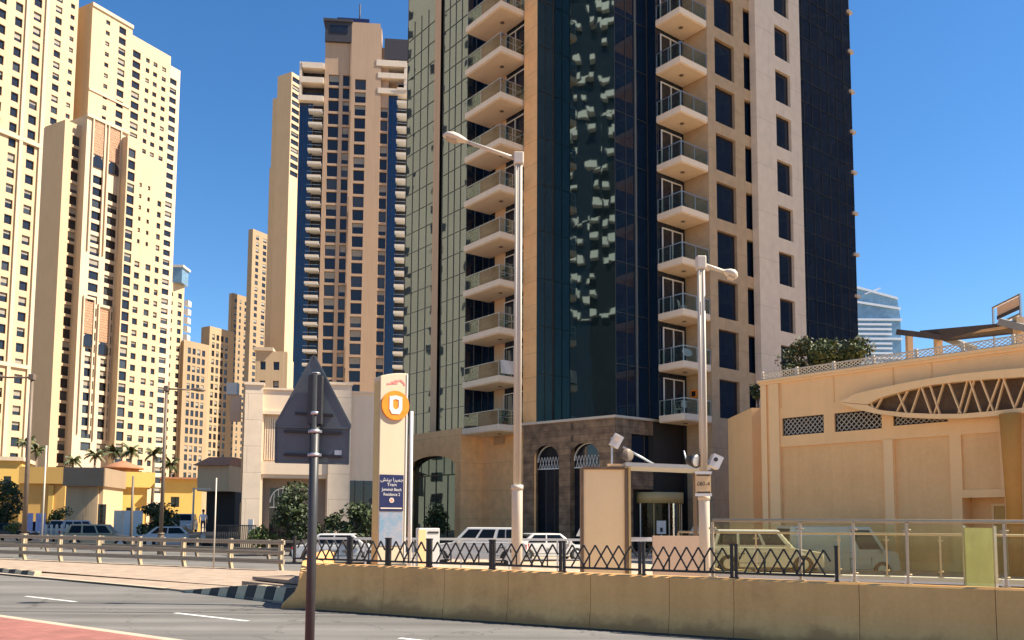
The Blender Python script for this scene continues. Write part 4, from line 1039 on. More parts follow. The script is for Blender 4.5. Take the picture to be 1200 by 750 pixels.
B.wall.fbox((TO,td_,-tn),.05,tc-.05,.6,11,0,zA-.2,'tower_tan')
B.wall.fbox((TO,td_,-tn),tl,0.0,2.2,11,0,T2Z(360,72),'tower_tan'); B.wall.fbox((TO,td_,-tn),tc,tr,2.2,11,0,T2Z(460,70),'tower_tan')
B.wall.fbox((TO,td_,-tn),ta+.3,tb-.3,.7,10,zA-.2,zB,'tower_tan')
B.finish()
ft=(TO,td_,-tn)
zbl=T2Z(360,112)
b=MB(); curtain(b,TO+td_*T2(347)-tn*.8,td_,T2(363)-T2(347),0,zbl,'glass_blue',1.1,2.995,'mullion',.003,.06); b.build('blue_glass_flank',B.root)
b=MB(); curtain(b,TO+td_*tc-tn*.3,td_,T2(464)-tc,0,T2Z(460,105),'glass_blue',1.1,2.995,'mullion',.003,.06); b.build('blue_glass_flank',B.root)
for a_,c_,z0_,z1_ in ((T2(363),0,0,T2Z(360,72)),(T2(464),tr,0,T2Z(460,80)),(T2(349),T2(363),zbl,T2Z(360,78))):
    b=MB(); b.fbox(ft,a_,c_,1.9,2.19,z0_,z1_,'win_dark'); b.build('recessed_glazing',B.root)
proto=None
for side,(pa_,pb_) in enumerate(((359,375.5),(463,476))):
    u0,u1=T2(pa_),T2(pb_)
    for k in range(n):
        zz=zbase+F2_*k
        if zz<8 or zz>(zbl-1 if side==0 else T2Z(465,105)): continue
        b=MB(); b.box(0,u1-u0-.05,-.9,1.85,-.18,.0,'white'); b.box(0,u1-u0-.05,-.9,-.82,.0,.35,'wing_pale')
        if proto is None or proto[1]!=side:
            me=b.mesh('balcony'); r=MB(); r.bar((.0,-.86,1.1),(u1-u0-.05,-.86,1.1),.06,.06,'steel')
            proto=(me,side,r.mesh('railing'))
        o=bpy.data.objects.new('balcony',proto[0]); COL.objects.link(o); o.parent=B.root
        p=TO+td_*u0; o.location=(p.x-TO.x,p.y-TO.y,zz); o.rotation_euler.z=math.atan2(td_.y,td_.x)
        c=bpy.data.objects.new('railing',proto[2]); COL.objects.link(c); c.parent=o
# terraces at the top, pale bands
for px0,px1,y0,y1 in ((346,376,118,112),(348,376,97,90.5),(350,376,80,73.5),(440,476,110,104),(440,474,92,86),(438,474,78,71)):
    b=MB(); b.fbox(ft,T2(px0),T2(px1)-.02,-.6,2.3,T2Z(px0,y0),T2Z(px0,y1),'wing_pale'); b.build('terrace_band',B.root)
b=MB(); b.fbox(ft,T2(347),T2(349.5),-.5,2.25,T2Z(360,112),T2Z(360,74),'wing_pale'); b.build('terrace_pier',B.root)
b=MB(); b.fbox(ft,T2(471),tr,-.5,2.2,T2Z(460,104),T2Z(460,74),'wing_pale'); b.build('terrace_pier',B.root)
b=MB(); b.fbox(ft,T2(376.2),T2(408),-.6,8,T2Z(390,50)+.02,T2Z(390,27),'darkmetal'); b.fbox(ft,T2(376.2)-.4,T2(409),-.9,8.3,T2Z(390,27),T2Z(390,24),'darkmetal'); g=b.build('roof_box',B.root)
b=MB(); b.fbox(ft,T2(382),T2(403),-.68,-.605,T2Z(390,40),T2Z(390,31),'win_dark'); b.build('louvre',g)
b=MB(); b.fbox(ft,T2(447),T2(476),-.2,8,T2Z(460,70),T2Z(460,46),'darkmetal'); g=b.build('roof_box',B.root)
b=MB(); b.fbox(ft,T2(388),T2(427),3,9,zB-.5,T2Z(408,12),'navy'); b.build('roof_plant',B.root)
p=TO+td_*T2(414)-tn*6; b=MB(); b.tube([(p.x,p.y,T2Z(408,14)),(p.x,p.y,T2Z(414,-14))],.18,'darkmetal',6); b.build('antenna',B.root)

# ------------------------------------------------------------------ cream apartment towers on the left
jd=V2(.482,.876); jn=V2(jd.y,-jd.x); jl=V2(.876,-.482)    # left-front faces run along jl
def jface(B,px0,px1,Y0,ytop,m,cols,fl,PY=250,zoff=.0,zmin=0,rec=.35,glassm='win_dark',zstart=9):
    """cream face between two pixel columns at depth Y0; cols=(pxa,pxb,w_z0,w_z1)"""
    O=V2(R(px0,PY)*Y0,Y0); W=line_hit(O,jd,R(px1,PY)); zt=H+E(px0,ytop)*Y0
    holes=[]
    for pa,pb,za,zb,*lim in cols:
        ua,ub_=line_hit(O,jd,R(pa,PY)),line_hit(O,jd,R(pb,PY)); k=0
        lo=H+E(px0,lim[1])*Y0 if lim else zstart; hi=H+E(px0,lim[0])*Y0 if lim else zt-1.5
        z=zstart+zoff
        while z+zb<hi:
            if z+za>=lo: holes.append((ua,ub_,z+za,z+zb))
            z+=fl
    B.face(O,jd,W,zmin,zt,m,holes,rec,glassm)
    return O,W,zt
def jside(B,O,Ln,z0,z1,m): # shaded left-front return going back to the left from O
    facade(B.wall,O-jl*Ln,jl,Ln,z0,z1,[],m)
def jback(B,O,W,z0,zt,m,depth=14):
    p=[O+jd*.3-jn*.5,O+jd*(W-.05)-jn*.5,O+jd*(W-.05)-jn*depth,O+jd*.3-jn*depth]
    B.wall.prism([tuple(q) for q in p][::1],z0,zt-.05,m)
fl=3.2
B=Building('cream_tower','towering cream apartment block cut off by the photo edge, plain pier between its window columns','tower',(R(20)*178,178,0))
O,W,zt=jface(B,-60,44,158,-60,'cream',[(-40,-30,.8,2.7),(-15,-6,.8,2.7),(5,14,.8,2.7),(27,36.5,.8,2.7)],fl)
jback(B,O,W,0,zt,'cream')
for py in (170,430):
    b=MB(); z=H+E(20,py)*172; b.fbox((O,jd,-jn),0,W+.1,-.45,-.002,z-.4,z+.4,'cream_pale'); b.build('string_course',B.root)
u_=line_hit(O,jd,R(19,250)); B.finish()
for a_,c_ in ((u_-.35,u_+.35),(W-.6,W+.15)):
    b=MB(); b.fbox((O,jd,-jn),a_,c_,-.4,-.003,0,zt,'cream_pale'); b.build('pier',B.root)

B=Building('cream_tower','wide stepped cream apartment block with terracotta lattice panels over paired arches','tower',(R(110)*225,225,0))
O,W,zt=jface(B,42,80,222,-60,'cream',[(53,61,.7,2.6),(71,76,1.0,2.3)],fl); jback(B,O,W,0,zt,'cream')
O,W,zt=jface(B,97,146,232,2,'cream',[(114,119,1.0,2.3),(130,138.5,.6,2.7)],fl); jback(B,O,W,0,zt,'cream'); jside(B,O,9.5,0,zt,'cream_dark'); O3_,W3_,zt3=O,W,zt
O,W,zt=jface(B,145,193,246,40,'cream',[(147.5,157,.5,2.7),(163.5,168,1.0,2.4),(172.5,177.5,1.0,2.4),(183,188,1.0,2.4)],fl); jback(B,O,W,0,zt,'cream')
O,W,zt=jface(B,190,205,268,75,'cream_pale',[(192.5,201,.7,2.6)],fl); jback(B,O,W,0,zt,'cream',10); jside(B,O,3,0,zt,'cream_dark')
# lower projecting block with the arches
O,W,zt=jface(B,71,97,213,140,'cream',[(80.5,90.5,.35,2.8)],fl); jback(B,O,W,0,zt,'cream'); jside(B,O,8.6,0,zt,'cream_dark')
Oa,Wa,zta=jface(B,97,146,215,133,'cream_pale',[(107,118.5,.5,2.7,(196),535),(125.5,137,.5,2.7,(203),535)],fl)
jback(B,Oa,Wa,0,zta,'cream')
O,W,zt=jface(B,146,158,222,158,'cream',[(147.5,156,.35,2.8)],fl); jback(B,O,W,0,zt,'cream')
O,W,zt=jface(B,157,192,228,180,'cream',[(160,166,.8,2.5,300,600),(173,179,.8,2.5,300,600),(162,165,1.1,2.3,205,290),(172,175,1.1,2.3,205,290),(184,188.5,.8,2.4,215,600)],fl); jback(B,O,W,0,zt,'cream',8)
B.finish()
def ju(px,py=250): return line_hit(Oa,jd,R(px,py))
def jz(px,py): p=Oa+jd*ju(px,py); return H+E(px,py)*p.y
fa_=(Oa,jd,-jn)
for (a,c,y0,y1) in ((109,121.5,180,141),(127,140,188,149),(97.5,108.5,390,352),(115,127,400,362)):
    b=MB(); u0,u1=ju(a,(y0+y1)/2),ju(c,(y0+y1)/2); z1,z0=jz(a,y1),jz(a,y0)
    b.fbox(fa_,u0,u1,-.22,-.002,z0,z1,'lattice_tan'); b.fbox(fa_,u0-.35,u0-.02,-.5,-.003,z0-26,z1+.6,'cream_pale'); b.fbox(fa_,u1+.02,u1+.35,-.5,-.003,z0-26,z1+.6,'cream_pale'); b.fbox(fa_,u0-.35,u1+.35,-.5,-.004,z1+.61,z1+1.3,'cream_pale')
    pnl=b.build('lattice_panel',B.root)
    b=MB(); pts=[]; cu_=(u0+u1)/2; r_=(u1-u0)/2
    P=lambda u,z:(Oa.x+jd.x*u+jn.x*.26,Oa.y+jd.y*u+jn.y*.26,z)
    b.poly([P(u0,z0-3.4)]+[P(u1,z0-3.4)]+[P(cu_+r_*math.cos(math.pi*i/10),z0-2.2+2.2*math.sin(math.pi*i/10)) for i in range(11)],'win_dark')
    b.build('arch_opening',pnl)
# string courses on the stepped block
for fr_,w0,w1,o_,z0_,z1_ in (((O3_,jd,-jn),-.1,W3_+.1,-.4,zt3-1.2,zt3-.2),((O3_,jd,-jn),0,W3_,-.3,zt3-26,zt3-25.4),(fa_,-.3,Wa+.2,-.55,zta-.8,zta)):
    b=MB(); b.fbox(fr_,w0,w1,o_,-.002,z0_,z1_,'cream_pale'); b.build('cornice',B.root)

B=Building('teal_topped_tower','slim cream tower with a small teal glass crown beside the stepped block','tower',(R(200)*300,300,0))
O,W,zt=jface(B,196,213,296,330,'cream',[(198,200,.9,2.3),(206,210.5,.7,2.6)],fl,PY=420); jback(B,O,W,0,zt,'cream',8); B.finish()
b=MB(); p=at(203,330,296); b.box(p.x-3.5,p.x+2.6,297,303,zt,zt+5.5,'fbglass'); b.box(p.x-4,p.x+3.2,296.5,303.5,zt+5.5,zt+6.3,'white'); b.build('glass_crown',B.root)
b=MB(); O_=V2(R(213.5,420)*309,309)
for k in range(int(zt/3.2)): b.box(O_.x,O_.x+1.5,309,312,k*3.2,k*3.2+2.0,'white')
b.build('balcony_edge',B.root)['kind']='stuff'
B=Building('beige_tower','broad beige apartment block with crowded dark balconies, low between two taller towers','tower',(R(240)*330,330,0))
def bands(px0,px1,step,w): return [(p,p+w,.5,2.7) for p in [px0+i*step for i in range(int((px1-px0)/step))]]
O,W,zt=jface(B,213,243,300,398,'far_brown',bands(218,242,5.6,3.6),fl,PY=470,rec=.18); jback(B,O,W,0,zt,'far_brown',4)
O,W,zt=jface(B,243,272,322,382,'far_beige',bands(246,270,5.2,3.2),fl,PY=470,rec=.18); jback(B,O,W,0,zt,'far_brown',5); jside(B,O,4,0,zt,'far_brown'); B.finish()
B=Building('tan_twin_tower','pair of narrow tan towers of unequal height with dark window columns','tower',(R(290)*420,420,0))
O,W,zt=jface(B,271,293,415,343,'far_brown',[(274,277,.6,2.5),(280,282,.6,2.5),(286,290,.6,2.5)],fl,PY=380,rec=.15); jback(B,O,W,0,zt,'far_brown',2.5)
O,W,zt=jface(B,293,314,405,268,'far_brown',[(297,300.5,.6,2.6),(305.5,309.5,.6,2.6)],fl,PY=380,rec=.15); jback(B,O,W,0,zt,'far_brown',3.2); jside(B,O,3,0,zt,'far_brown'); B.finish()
B=Building('cream_slab_tower','cream slab tower with blank tan flank and narrow window strip beside the blue-flanked tower','tower',(R(330)*330,330,0))
q=V2(R(314,300)*345,345); O=V2(R(336,300)*325,325)
zt=H+E(336,84)*325; W=line_hit(O,jd,R(350,300))
B.face(O,jd,W,0,zt,'cream',[h for h in rows(line_hit(O,jd,R(337,300)),line_hit(O,jd,R(346,300)),8,3.2,56,(.7,2.7)) if h[2]>H+E(340,212)*330],.4)
jside(B,O,7.5,0,zt,'cream_dark'); jback(B,O,W,0,zt,'cream',7)
O2_=V2(R(327,300)*337,337); jside(B,O2_,6,0,H+E(327,112)*337,'cream_dark'); B.wall.prism([(O2_.x,O2_.y),(O2_.x+4,O2_.y),(O2_.x+4,O2_.y+10),(O2_.x-5,O2_.y+10)],0,H+E(327,112)*337-.05,'cream_dark')
O4_=V2(R(319,300)*345,345); jside(B,O4_,3,0,H+E(319,195)*345,'cream_dark'); B.wall.prism([(O4_.x,O4_.y),(O4_.x+6,O4_.y),(O4_.x+6,O4_.y+10),(O4_.x-2.5,O4_.y+10)],0,H+E(319,195)*345-.05,'cream_dark'); B.finish()
B=Building('cream_gatehouse','small cream block with four square windows above the roof of the pale low building','building',(R(318)*120,120,0))
O=V2(R(299,440)*120,120); d=V2(.99,.14); W=line_hit(O,d,R(336,440)); zt=H+E(310,411)*120
B.face(O,d,W,0,zt,'cream',rows(line_hit(O,d,R(304.5,440)),line_hit(O,d,R(311,440)),zt-14.6,2.75,5,(.9,2.1))+rows(line_hit(O,d,R(320,440)),line_hit(O,d,R(327,440)),zt-14.6,2.75,5,(.9,2.1)),.3)
B.wall.fbox((O,d,V2(-d.y,d.x)),0,W,.4,8,0,zt-.1,'cream'); B.wall.fbox((O,d,V2(-d.y,d.x)),-.3,W*.55,-.3,8,zt,zt+.5,'cream_pale'); B.finish()

# ------------------------------------------------------------------ far tower on the right
B=Building('banded_tower','distant pale blue tower with white floor bands and a slanted glass crown','tower',(R(1030)*320,320,0))
fx0,fx1=R(996,400)*320,R(1056,400)*320
zz=lambda py: H+E(1030,py)*320
B.wall.box(fx0,fx1,320,345,0,zz(372),'fbglass'); B.finish()
b=MB(); 
for k in range(40):
    z=zz(376)-k*1.85
    if z<2: break
    b.box(fx0-.6,fx1-(4 if k%4 else 0)+.3,319.2,346,z,z+.75,'fbwhite')
b.build('floor_bands',B.root)['kind']='stuff'
b=MB(); b.hexa([(fx0,320,zz(372)+.01),(fx1,320,zz(372)+.01),(fx1,345,zz(372)+.01),(fx0,345,zz(372)+.01)],[(fx0-2,320,zz(333)),(fx1-1,320,zz(350)),(fx1-1,345,zz(352)),(fx0-2,345,zz(333))],'fbglass'); g=b.build('glass_crown',B.root)
b=MB(); b.bar((fx0-2,319.5,zz(352)),(fx1,319.5,zz(362)),.5,.8,'fbwhite'); b.bar((fx0-2,319.5,zz(333)),(fx1-1,319.5,zz(350)),.5,.8,'fbwhite'); b.bar((fx0+6,319.5,zz(345)),(fx0+12,319.5,zz(338)),.4,.5,'fbwhite'); b.build('crown_edge',g)

# ------------------------------------------------------------------ neighbours outside the picture: one is added to shade the glass tower, two are mirrored in it
B=Building('dark_neighbour_tower','dark glass neighbour tower standing beside the ochre building, shading the plaza','tower',(75,70,0))
B.wall.box(66,92,50,92,0,108,'neighbour_blue'); 
B.finish()
B=Building('beige_neighbour_tower','beige stone-clad neighbour tower mirrored in the bronze glass','tower',(-100,108,0))
B.wall.box(-115,-92,88,132,0,118,'reflected_stone')
for k in range(28):
    for y in (92,99,106,113,120,127): B.wall.box(-92,-91.95,y,y+2.2,4*k+1.2,4*k+2.9,'win_dark')
B.finish()
B=Building('balcony_neighbour_tower','dark neighbour tower with white balcony edges, mirrored in the teal glass','tower',(-100,76,0))
B.wall.box(-115,-93,62,86.5,0,112,'win_dark')
for k in range(30):
    for i,y0 in enumerate((63.2,65.4,67.3,69.6,71.2,73.5,75.0,77.1,78.6,80.4,82.0,84.1)):
        if 3.6*k>38 and random.random()<.66: B.wall.box(-93,-92+.4*(i%3),y0,y0+random.uniform(.9,1.9),3.6*k+(i%2)*.7,3.6*k+(i%2)*.7+random.uniform(.7,1.5),'white')
    B.wall.box(-93,-92.9,85.2,86.4,3.6*k,3.6*k+3.6,'cream_pale')
B.finish()

# ------------------------------------------------------------------ yellow low buildings along the back street
B=Building('yellow_villa','yellow rendered villa with an arched upper window at the edge of the photo','building',(R(10)*105,105,0))
O=V2(R(-40,580)*108,108); d=V2(.93,.36).normalized(); W=line_hit(O,d,R(23,580)); zt=H+E(10,537)*105
u0,u1=line_hit(O,d,R(3,580)),line_hit(O,d,R(12,580))
B.face(O,d,W,0,zt,'yellow',[(u0,u1,zt-4.3,zt-2.0),(u0,u1,1.5,4)],.3)
B.wall.fbox((O,d,V2(-d.y,d.x)),0,W,.4,9,0,zt-.05,'yellow'); B.wall.fbox((O,d,V2(-d.y,d.x)),-.3,W+.3,-.4,9.3,zt,zt+.5,'cream_pale'); B.finish()
B=Building('grey_brown_hall','long low hall, orange at one end and grey-brown clad, below the cream towers','building',(R(90)*100,100,0))
O=V2(R(23,580)*106,106); d=V2(.98,.18).normalized(); n=V2(-d.y,d.x); Lh=line_hit(O,d,R(136,580)); um=line_hit(O,d,R(76,580)); ul_=line_hit(O,d,R(60,580))
z1,z2=H+E(60,546)*104,H+E(60,566)*104
B.wall.fbox((O,d,n),0,um,0,10,0,z2,'yellow2'); pr_=MB(); pr_.fbox((O,d,n),ul_*.93,ul_+.3,-.25,-.01,0,z2-.2,'yellow'); pr_.build('pier',B.root)
B.wall.fbox((O,d,n),0,um,-.6,10,z2+.01,z1,'yellow2'); OR=O-n*12.5; um=line_hit(OR,d,R(75,580)); Lh=line_hit(OR,d,R(119,580)); z1,z2=H+E(100,547)*94,H+E(100,569)*94
hw=MB(); hw.fbox((OR,d,n),um+.01,Lh,.6,9,0,z2,'cream_dark'); hw.fbox((OR,d,n),um+.01,Lh+.3,-.62,9,z2+.001,z1,'greybrown')  # wing standing in shade, its shade painted as grey-brown
for i in range(9):
    u=um+.8+i*(Lh-um-1.6)/8; hw.fbox((OR,d,n),u,u+.35,.3,.62,0,z2,'cream_dark'); b=MB(); b.fbox((OR,d,n),u+.6,u+1.2,.5,.59,.8,z2-2,'win_dark'); b.build('window',B.root)
hw.build('clad_wing',B.root); B.finish()
B=Building('yellow_pavilion','bright yellow square pavilion with a low terracotta hipped roof','building',(R(153)*92,92,0))
O=V2(R(127,590)*106,106); d=V2(.86,.51).normalized(); n=V2(-d.y,d.x); W=line_hit(O,d,R(172,590)); z1=H+E(150,571)*107
hs=[]
for i in range(7): hs.append((1.0+i*1.05,1.55+i*1.05,1.2,3.4))
hs+= [(0.35,.9,1.0,3.4)] if False else []
B.face(O,d,W,0,z1,'yellow',hs,.25)
B.wall.fbox((O,d,n),0,W,.3,7,0,z1-.02,'yellow')
zu=H+E(150,553)*107
B.wall.fbox((O,d,n),-.3,W+.8,-.5,7.5,z1+.002,zu,'yellow')
B.finish()
b=MB(); c=O+d*W*.42+n*3.2; zc=zu; zr_=H+E(150,541)*107
for i in range(8):
    pass
b.tube([(c.x,c.y,zu),(c.x,c.y,zu+.5)],2.0,'terracotta',8); b.tube([(c.x,c.y,zu+.5),(c.x,c.y,zu+.7),(c.x,c.y,zr_),(c.x,c.y,zr_+.3)],[2.5,2.45,1.0,.1],'terracotta',12); b.build('hip_roof',B.root)
B=Building('yellow_house','yellow house with terracotta eaves between the terracotta pavilion and the pale low building','building',(R(215)*88,88,0))
O=V2(R(188,590)*108,108); d=V2(.93,.36).normalized(); n=V2(-d.y,d.x); W=line_hit(O,d,R(236,590)); z1=H+E(210,562)*110
B.face(O,d,W,0,z1,'yellow',[(1.2,2.2,3.5,4.8),(4.8,6.6,.1,4.2)],.3)
B.wall.fbox((O,d,n),0,W,.35,7,0,z1-.02,'yellow'); B.wall.fbox((O,d,n),-.2,W+.2,-.7,7,z1,z1+.22,'terracotta'); 
O5=V2(R(231,570)*80,80); W5=R(268,570)*80-O5.x; z5=H+E(250,573)*80
B.wall.box(O5.x,O5.x+W5,80,86,z5-.2,z5+2.2,'cream_dark'); B.wall.hexa([(O5.x-.3,79.5,z5+2.2),(O5.x+W5,79.5,z5+2.2),(O5.x+W5,86,z5+2.2),(O5.x-.3,86,z5+2.2)],[(O5.x+.5,81.5,z5+3.1),(O5.x+W5,81.5,z5+3.1),(O5.x+W5,86,z5+3.1),(O5.x+.5,86,z5+3.1)],'terracotta'); B.wall.box(O5.x+.2,O5.x+W5,82,86,0,z5-.2,'dark_in'); B.finish()
# plain white hoarding
p0=R(133,610)*72; p1=R(167,610)*72
root=thing('white_hoarding','plain white panel hoarding in front of the yellow pavilion','hoarding',((p0+p1)/2,72,0))
for i in range(3):
    b=MB(); w=(p1-p0)/3; b.box(p0+i*w+.02,p0+(i+1)*w-.02,72,72.08,.1,2.75,'white' if i!=0 else 'wing_pale'); b.build('panel',root)
b=MB(); b.box(p0,p1,72.082,72.15,2.5,2.6,'steel'); b.box(p0,p1,72.082,72.15,.5,.6,'steel'); b.build('back_rail',root)
# ------------------------------------------------------------------ vehicles
def quad_inset(P, s0,s1,t0,t1, off):
    a,b,c,d=[Vector(p) for p in P]       # bottom0, bottom1, top1, top0
    n=(b-a).cross(d-a).normalized()
    f=lambda s,t:(a*(1-s)+b*s)*(1-t)+(d*(1-s)+c*s)*t+n*off
    return [f(s0,t0),f(s1,t0),f(s1,t1),f(s0,t1)]
def car(label,cat,kind,paint,loc,rot,group=None,name=None):
    """x forward, wheels on z=0"""
    spec={'sedan':(4.6,1.78,.92,1.45,(-1.75,-1.05,.55,1.25)),'suv':(4.8,1.9,1.08,1.80,(-2.25,-1.95,.55,1.15)),
          'pickup':(5.2,1.85,1.08,1.78,(-2.35,-2.15,.35,1.05)),'van':(5.2,1.95,1.15,2.3,(-2.5,-2.4,1.3,2.0))}[kind]
    Lc,Wc,zb,zr,(xb0,xt0,xt1,xb1)=spec
    root=thing(name or {'sedan':'parked_car','suv':'parked_suv','pickup':'pickup_truck','van':'white_van'}[kind],label,cat,loc,rot,group)
    h=Wc/2; L2=Lc/2; r=.34 if kind=='sedan' else .38; xw=(-L2+.85,L2-.9); zf=.24
    hood=zb-.06 if kind!='van' else zb+.1
    top=[(L2-.06,.62),(L2-.12,hood-.14),(xb1+.1,hood),(xb1-.05,zb),(xb0,zb),(-L2+.05,zb-.05),(-L2,.6),(-L2+.05,zf)]
    bot=[]
    for x in xw:
        bot.append((x-r-.07,zf))
        for i in range(1,8): t=math.pi*(1-i/8); bot.append((x+(r+.07)*math.cos(t),zf+.0+(r+.10)*math.sin(t)))
        bot.append((x+r+.07,zf))
    prof=bot+[(L2-.03,zf)]+top[:-1]; 
    prof=[(-L2+.05,zf)]+prof
    b=MB(); k=b.mi(paint); n=len(prof)
    for y in (-h,h): b.v+= [(x,y*(1 if z<zb-.2 else .97),z) for x,z in prof]
    b.f.append(tuple(range(n))); b.f.append(tuple(range(2*n-1,n-1,-1))); b.m+=[k,k]
    for i in range(n): b.f.append((i,i+n,(i+1)%n+n,(i+1)%n)); b.m.append(k)
    body=b.build('body',root,world=False,bevel=.035)
    b=MB(); hb,ht=h*.95,h*.80
    b.hexa([(xb0,-hb,zb-.02),(xb1,-hb,zb-.02),(xb1,hb,zb-.02),(xb0,hb,zb-.02)],[(xt0,-ht,zr),(xt1,-ht,zr),(xt1,ht,zr),(xt0,ht,zr)],paint)
    cab=b.build('cabin',root,world=False,bevel=.05)
    R_=[(xb0,-hb,zb),(xb1,-hb,zb),(xt1,-ht,zr),(xt0,-ht,zr)]; Lq=[(xb1,hb,zb),(xb0,hb,zb),(xt0,ht,zr),(xt1,ht,zr)]
    cuts={'sedan':((.1,.46),(.5,.90)),'suv':((.06,.31),(.35,.63),(.67,.92)),'pickup':((.05,.22),(.24,.36),(.42,.66),(.70,.93)),'van':((.72,.95),)}[kind]
    for lo,hi in cuts:
        for Q,(s0,s1) in ((R_,(lo,hi)),(Lq,(1-hi,1-lo))):
            b=MB(); b.poly(quad_inset(Q,s0,s1,.12,.86,.012),'car_glass'); o=b.build('side_window',root,world=False); so=o.modifiers.new('t','SOLIDIFY'); so.thickness=.01; so.offset=-1
    for nm,Q in (('windscreen',[(xb1,-hb,zb),(xb1,hb,zb),(xt1,ht,zr),(xt1,-ht,zr)]),('rear_window',[(xb0,hb,zb),(xb0,-hb,zb),(xt0,-ht,zr),(xt0,ht,zr)])):
        b=MB(); b.poly(quad_inset(Q,.08,.92,.1,.9,.014),'car_glass'); o=b.build(nm,root,world=False); so=o.modifiers.new('t','SOLIDIFY'); so.thickness=.01; so.offset=-1
    for x in xw:
        for sg in (-1,1):
            y=sg*(h-.10)
            b=MB(); b.tube([(x,y-.11,r),(x,y-.09,r),(x,y+.09,r),(x,y+.11,r)],[r*.92,r,r,r*.92],'tyre',20); t=b.build('wheel',root,world=False)
            b=MB(); b.tube([(x,y+sg*.09,r),(x,y+sg*.118,r)],[r*.62,r*.55],'rim',14); b.build('rim',t,world=False)
    for sg in (-1,1):
        b=MB(); b.box(L2-.16,L2-.045,sg*h*.72-.2,sg*h*.72+.16 if sg<0 else sg*h*.72+.2,.66,.82,'lamp_clear'); b.build('headlight',root,world=False)
        b=MB(); b.box(-L2-.012,-L2+.1,sg*h*.86-.12,sg*h*.86+.1,.72,zb-.12,'lamp_red'); b.build('taillight',root,world=False)
        b=MB(); b.box(xb1-.35,xb1-.2,sg*(h+.01) if sg>0 else -h-.18,sg*(h+.18) if sg>0 else -h-.01,zb-.02,zb+.14,paint); b.build('mirror',root,world=False)
    b=MB(); b.box(L2-.09,L2-.035,-.55,.55,.42,.62,'dark_plastic'); b.build('grille',root,world=False)
    b=MB(); b.box(-L2-.04,-L2+.08,-h*.9,h*.9,.34,.52,'dark_plastic'); b.build('bumper',root,world=False)
    b=MB(); b.box(-L2-.02,-L2+.02,-.26,.26,.60,.71,'lamp_white'); b.build('number_plate',root,world=False)
    doors=[xb0+(xb1-xb0)*q for q in (cuts[0][0]-.02,(cuts[0][1]+cuts[1][0])/2,cuts[1][1]+.02)] if len(cuts)>1 else [.2,1.2]
    for sg in (-1,1):
        for xa,xc in zip(doors,doors[1:]):
            y0,y1=sorted((sg*(h+.003),sg*(h-.01))); b=MB()
            b.box(xa-.008,xa+.008,y0,y1,.42,zb-.22,'dark_plastic'); b.box(xc-.008,xc+.008,y0,y1,.42,zb-.22,'dark_plastic'); b.box(xa+.008,xc-.008,y0,y1,.40,.42,'dark_plastic')
            y0,y1=sorted((sg*(h+.03),sg*(h-.01))); b.box(xa+.06,xa+.24,y0,y1,zb-.30,zb-.26,'dark_plastic')
            b.build('door_outline',root,world=False)
    return root
def cx(px,Y): return R(px,620)*Y
G='vehicles parked in front of the towers'
car('white pickup with canopy and barred rear side glass, side on below the arched tower base','pickup','pickup','car_white',(cx(558,43),43,0),math.pi-.1,G)
car('white sedan tail-on between the tall street lamp and the beige advert panel','car','sedan','car_white',(cx(640,46),46,0),.35,G)
car('white off-roader parked behind the glass railing, nose towards the ochre building','car','suv','car_white',(cx(893,37),37,0),-.12,G)
car('white van behind the glass railing, standing next to the white off-roader','van','van','car_white',(cx(978,39),39,-.35),.1,G)
car('white sedan behind the black fence, between the road sign and the cream pylon','car','sedan','car_white',(cx(402,42),42,0),.05,G)
car('black car behind the guardrails, below the trees at the photo edge','car','sedan','car_black',(cx(8,70),70,.2),.1,G)
car('silver boxy car behind the guardrails, beside a beige one','car','suv','car_silver',(cx(90,73),73,.1),1.2,G)
car('beige estate car behind the guardrails, close to the white hoarding','car','suv','car_gold',(cx(118,64),64,-.15),.3,G)
car('white low car behind the guardrails beneath the round dark bush','car','sedan','car_white',(cx(205,60),60,.1),.15,G)
car('white car standing nose-on farther up the street behind another white one','car','suv','car_white',(cx(216,84),84,.75),-1.35,G)
car('black car in the row by the white posts','car','sedan','car_black',(cx(46,78),78,.3),.2,G)
# pale bollards along the back street
for i in range(9):
    px=54+i*4.2; Y=66; b=MB(); b.tube([(0,0,0),(0,0,1.5),(0,0,1.62)],[.11,.11,.05],'lamp_white',8)
    o=b.build('bollard',loc=(cx(px,Y),Y+i*.25,.0),world=False); tag(o,'pale bollard in the tight row behind the guardrails near the grey-brown hall','bollard','row of pale bollards')

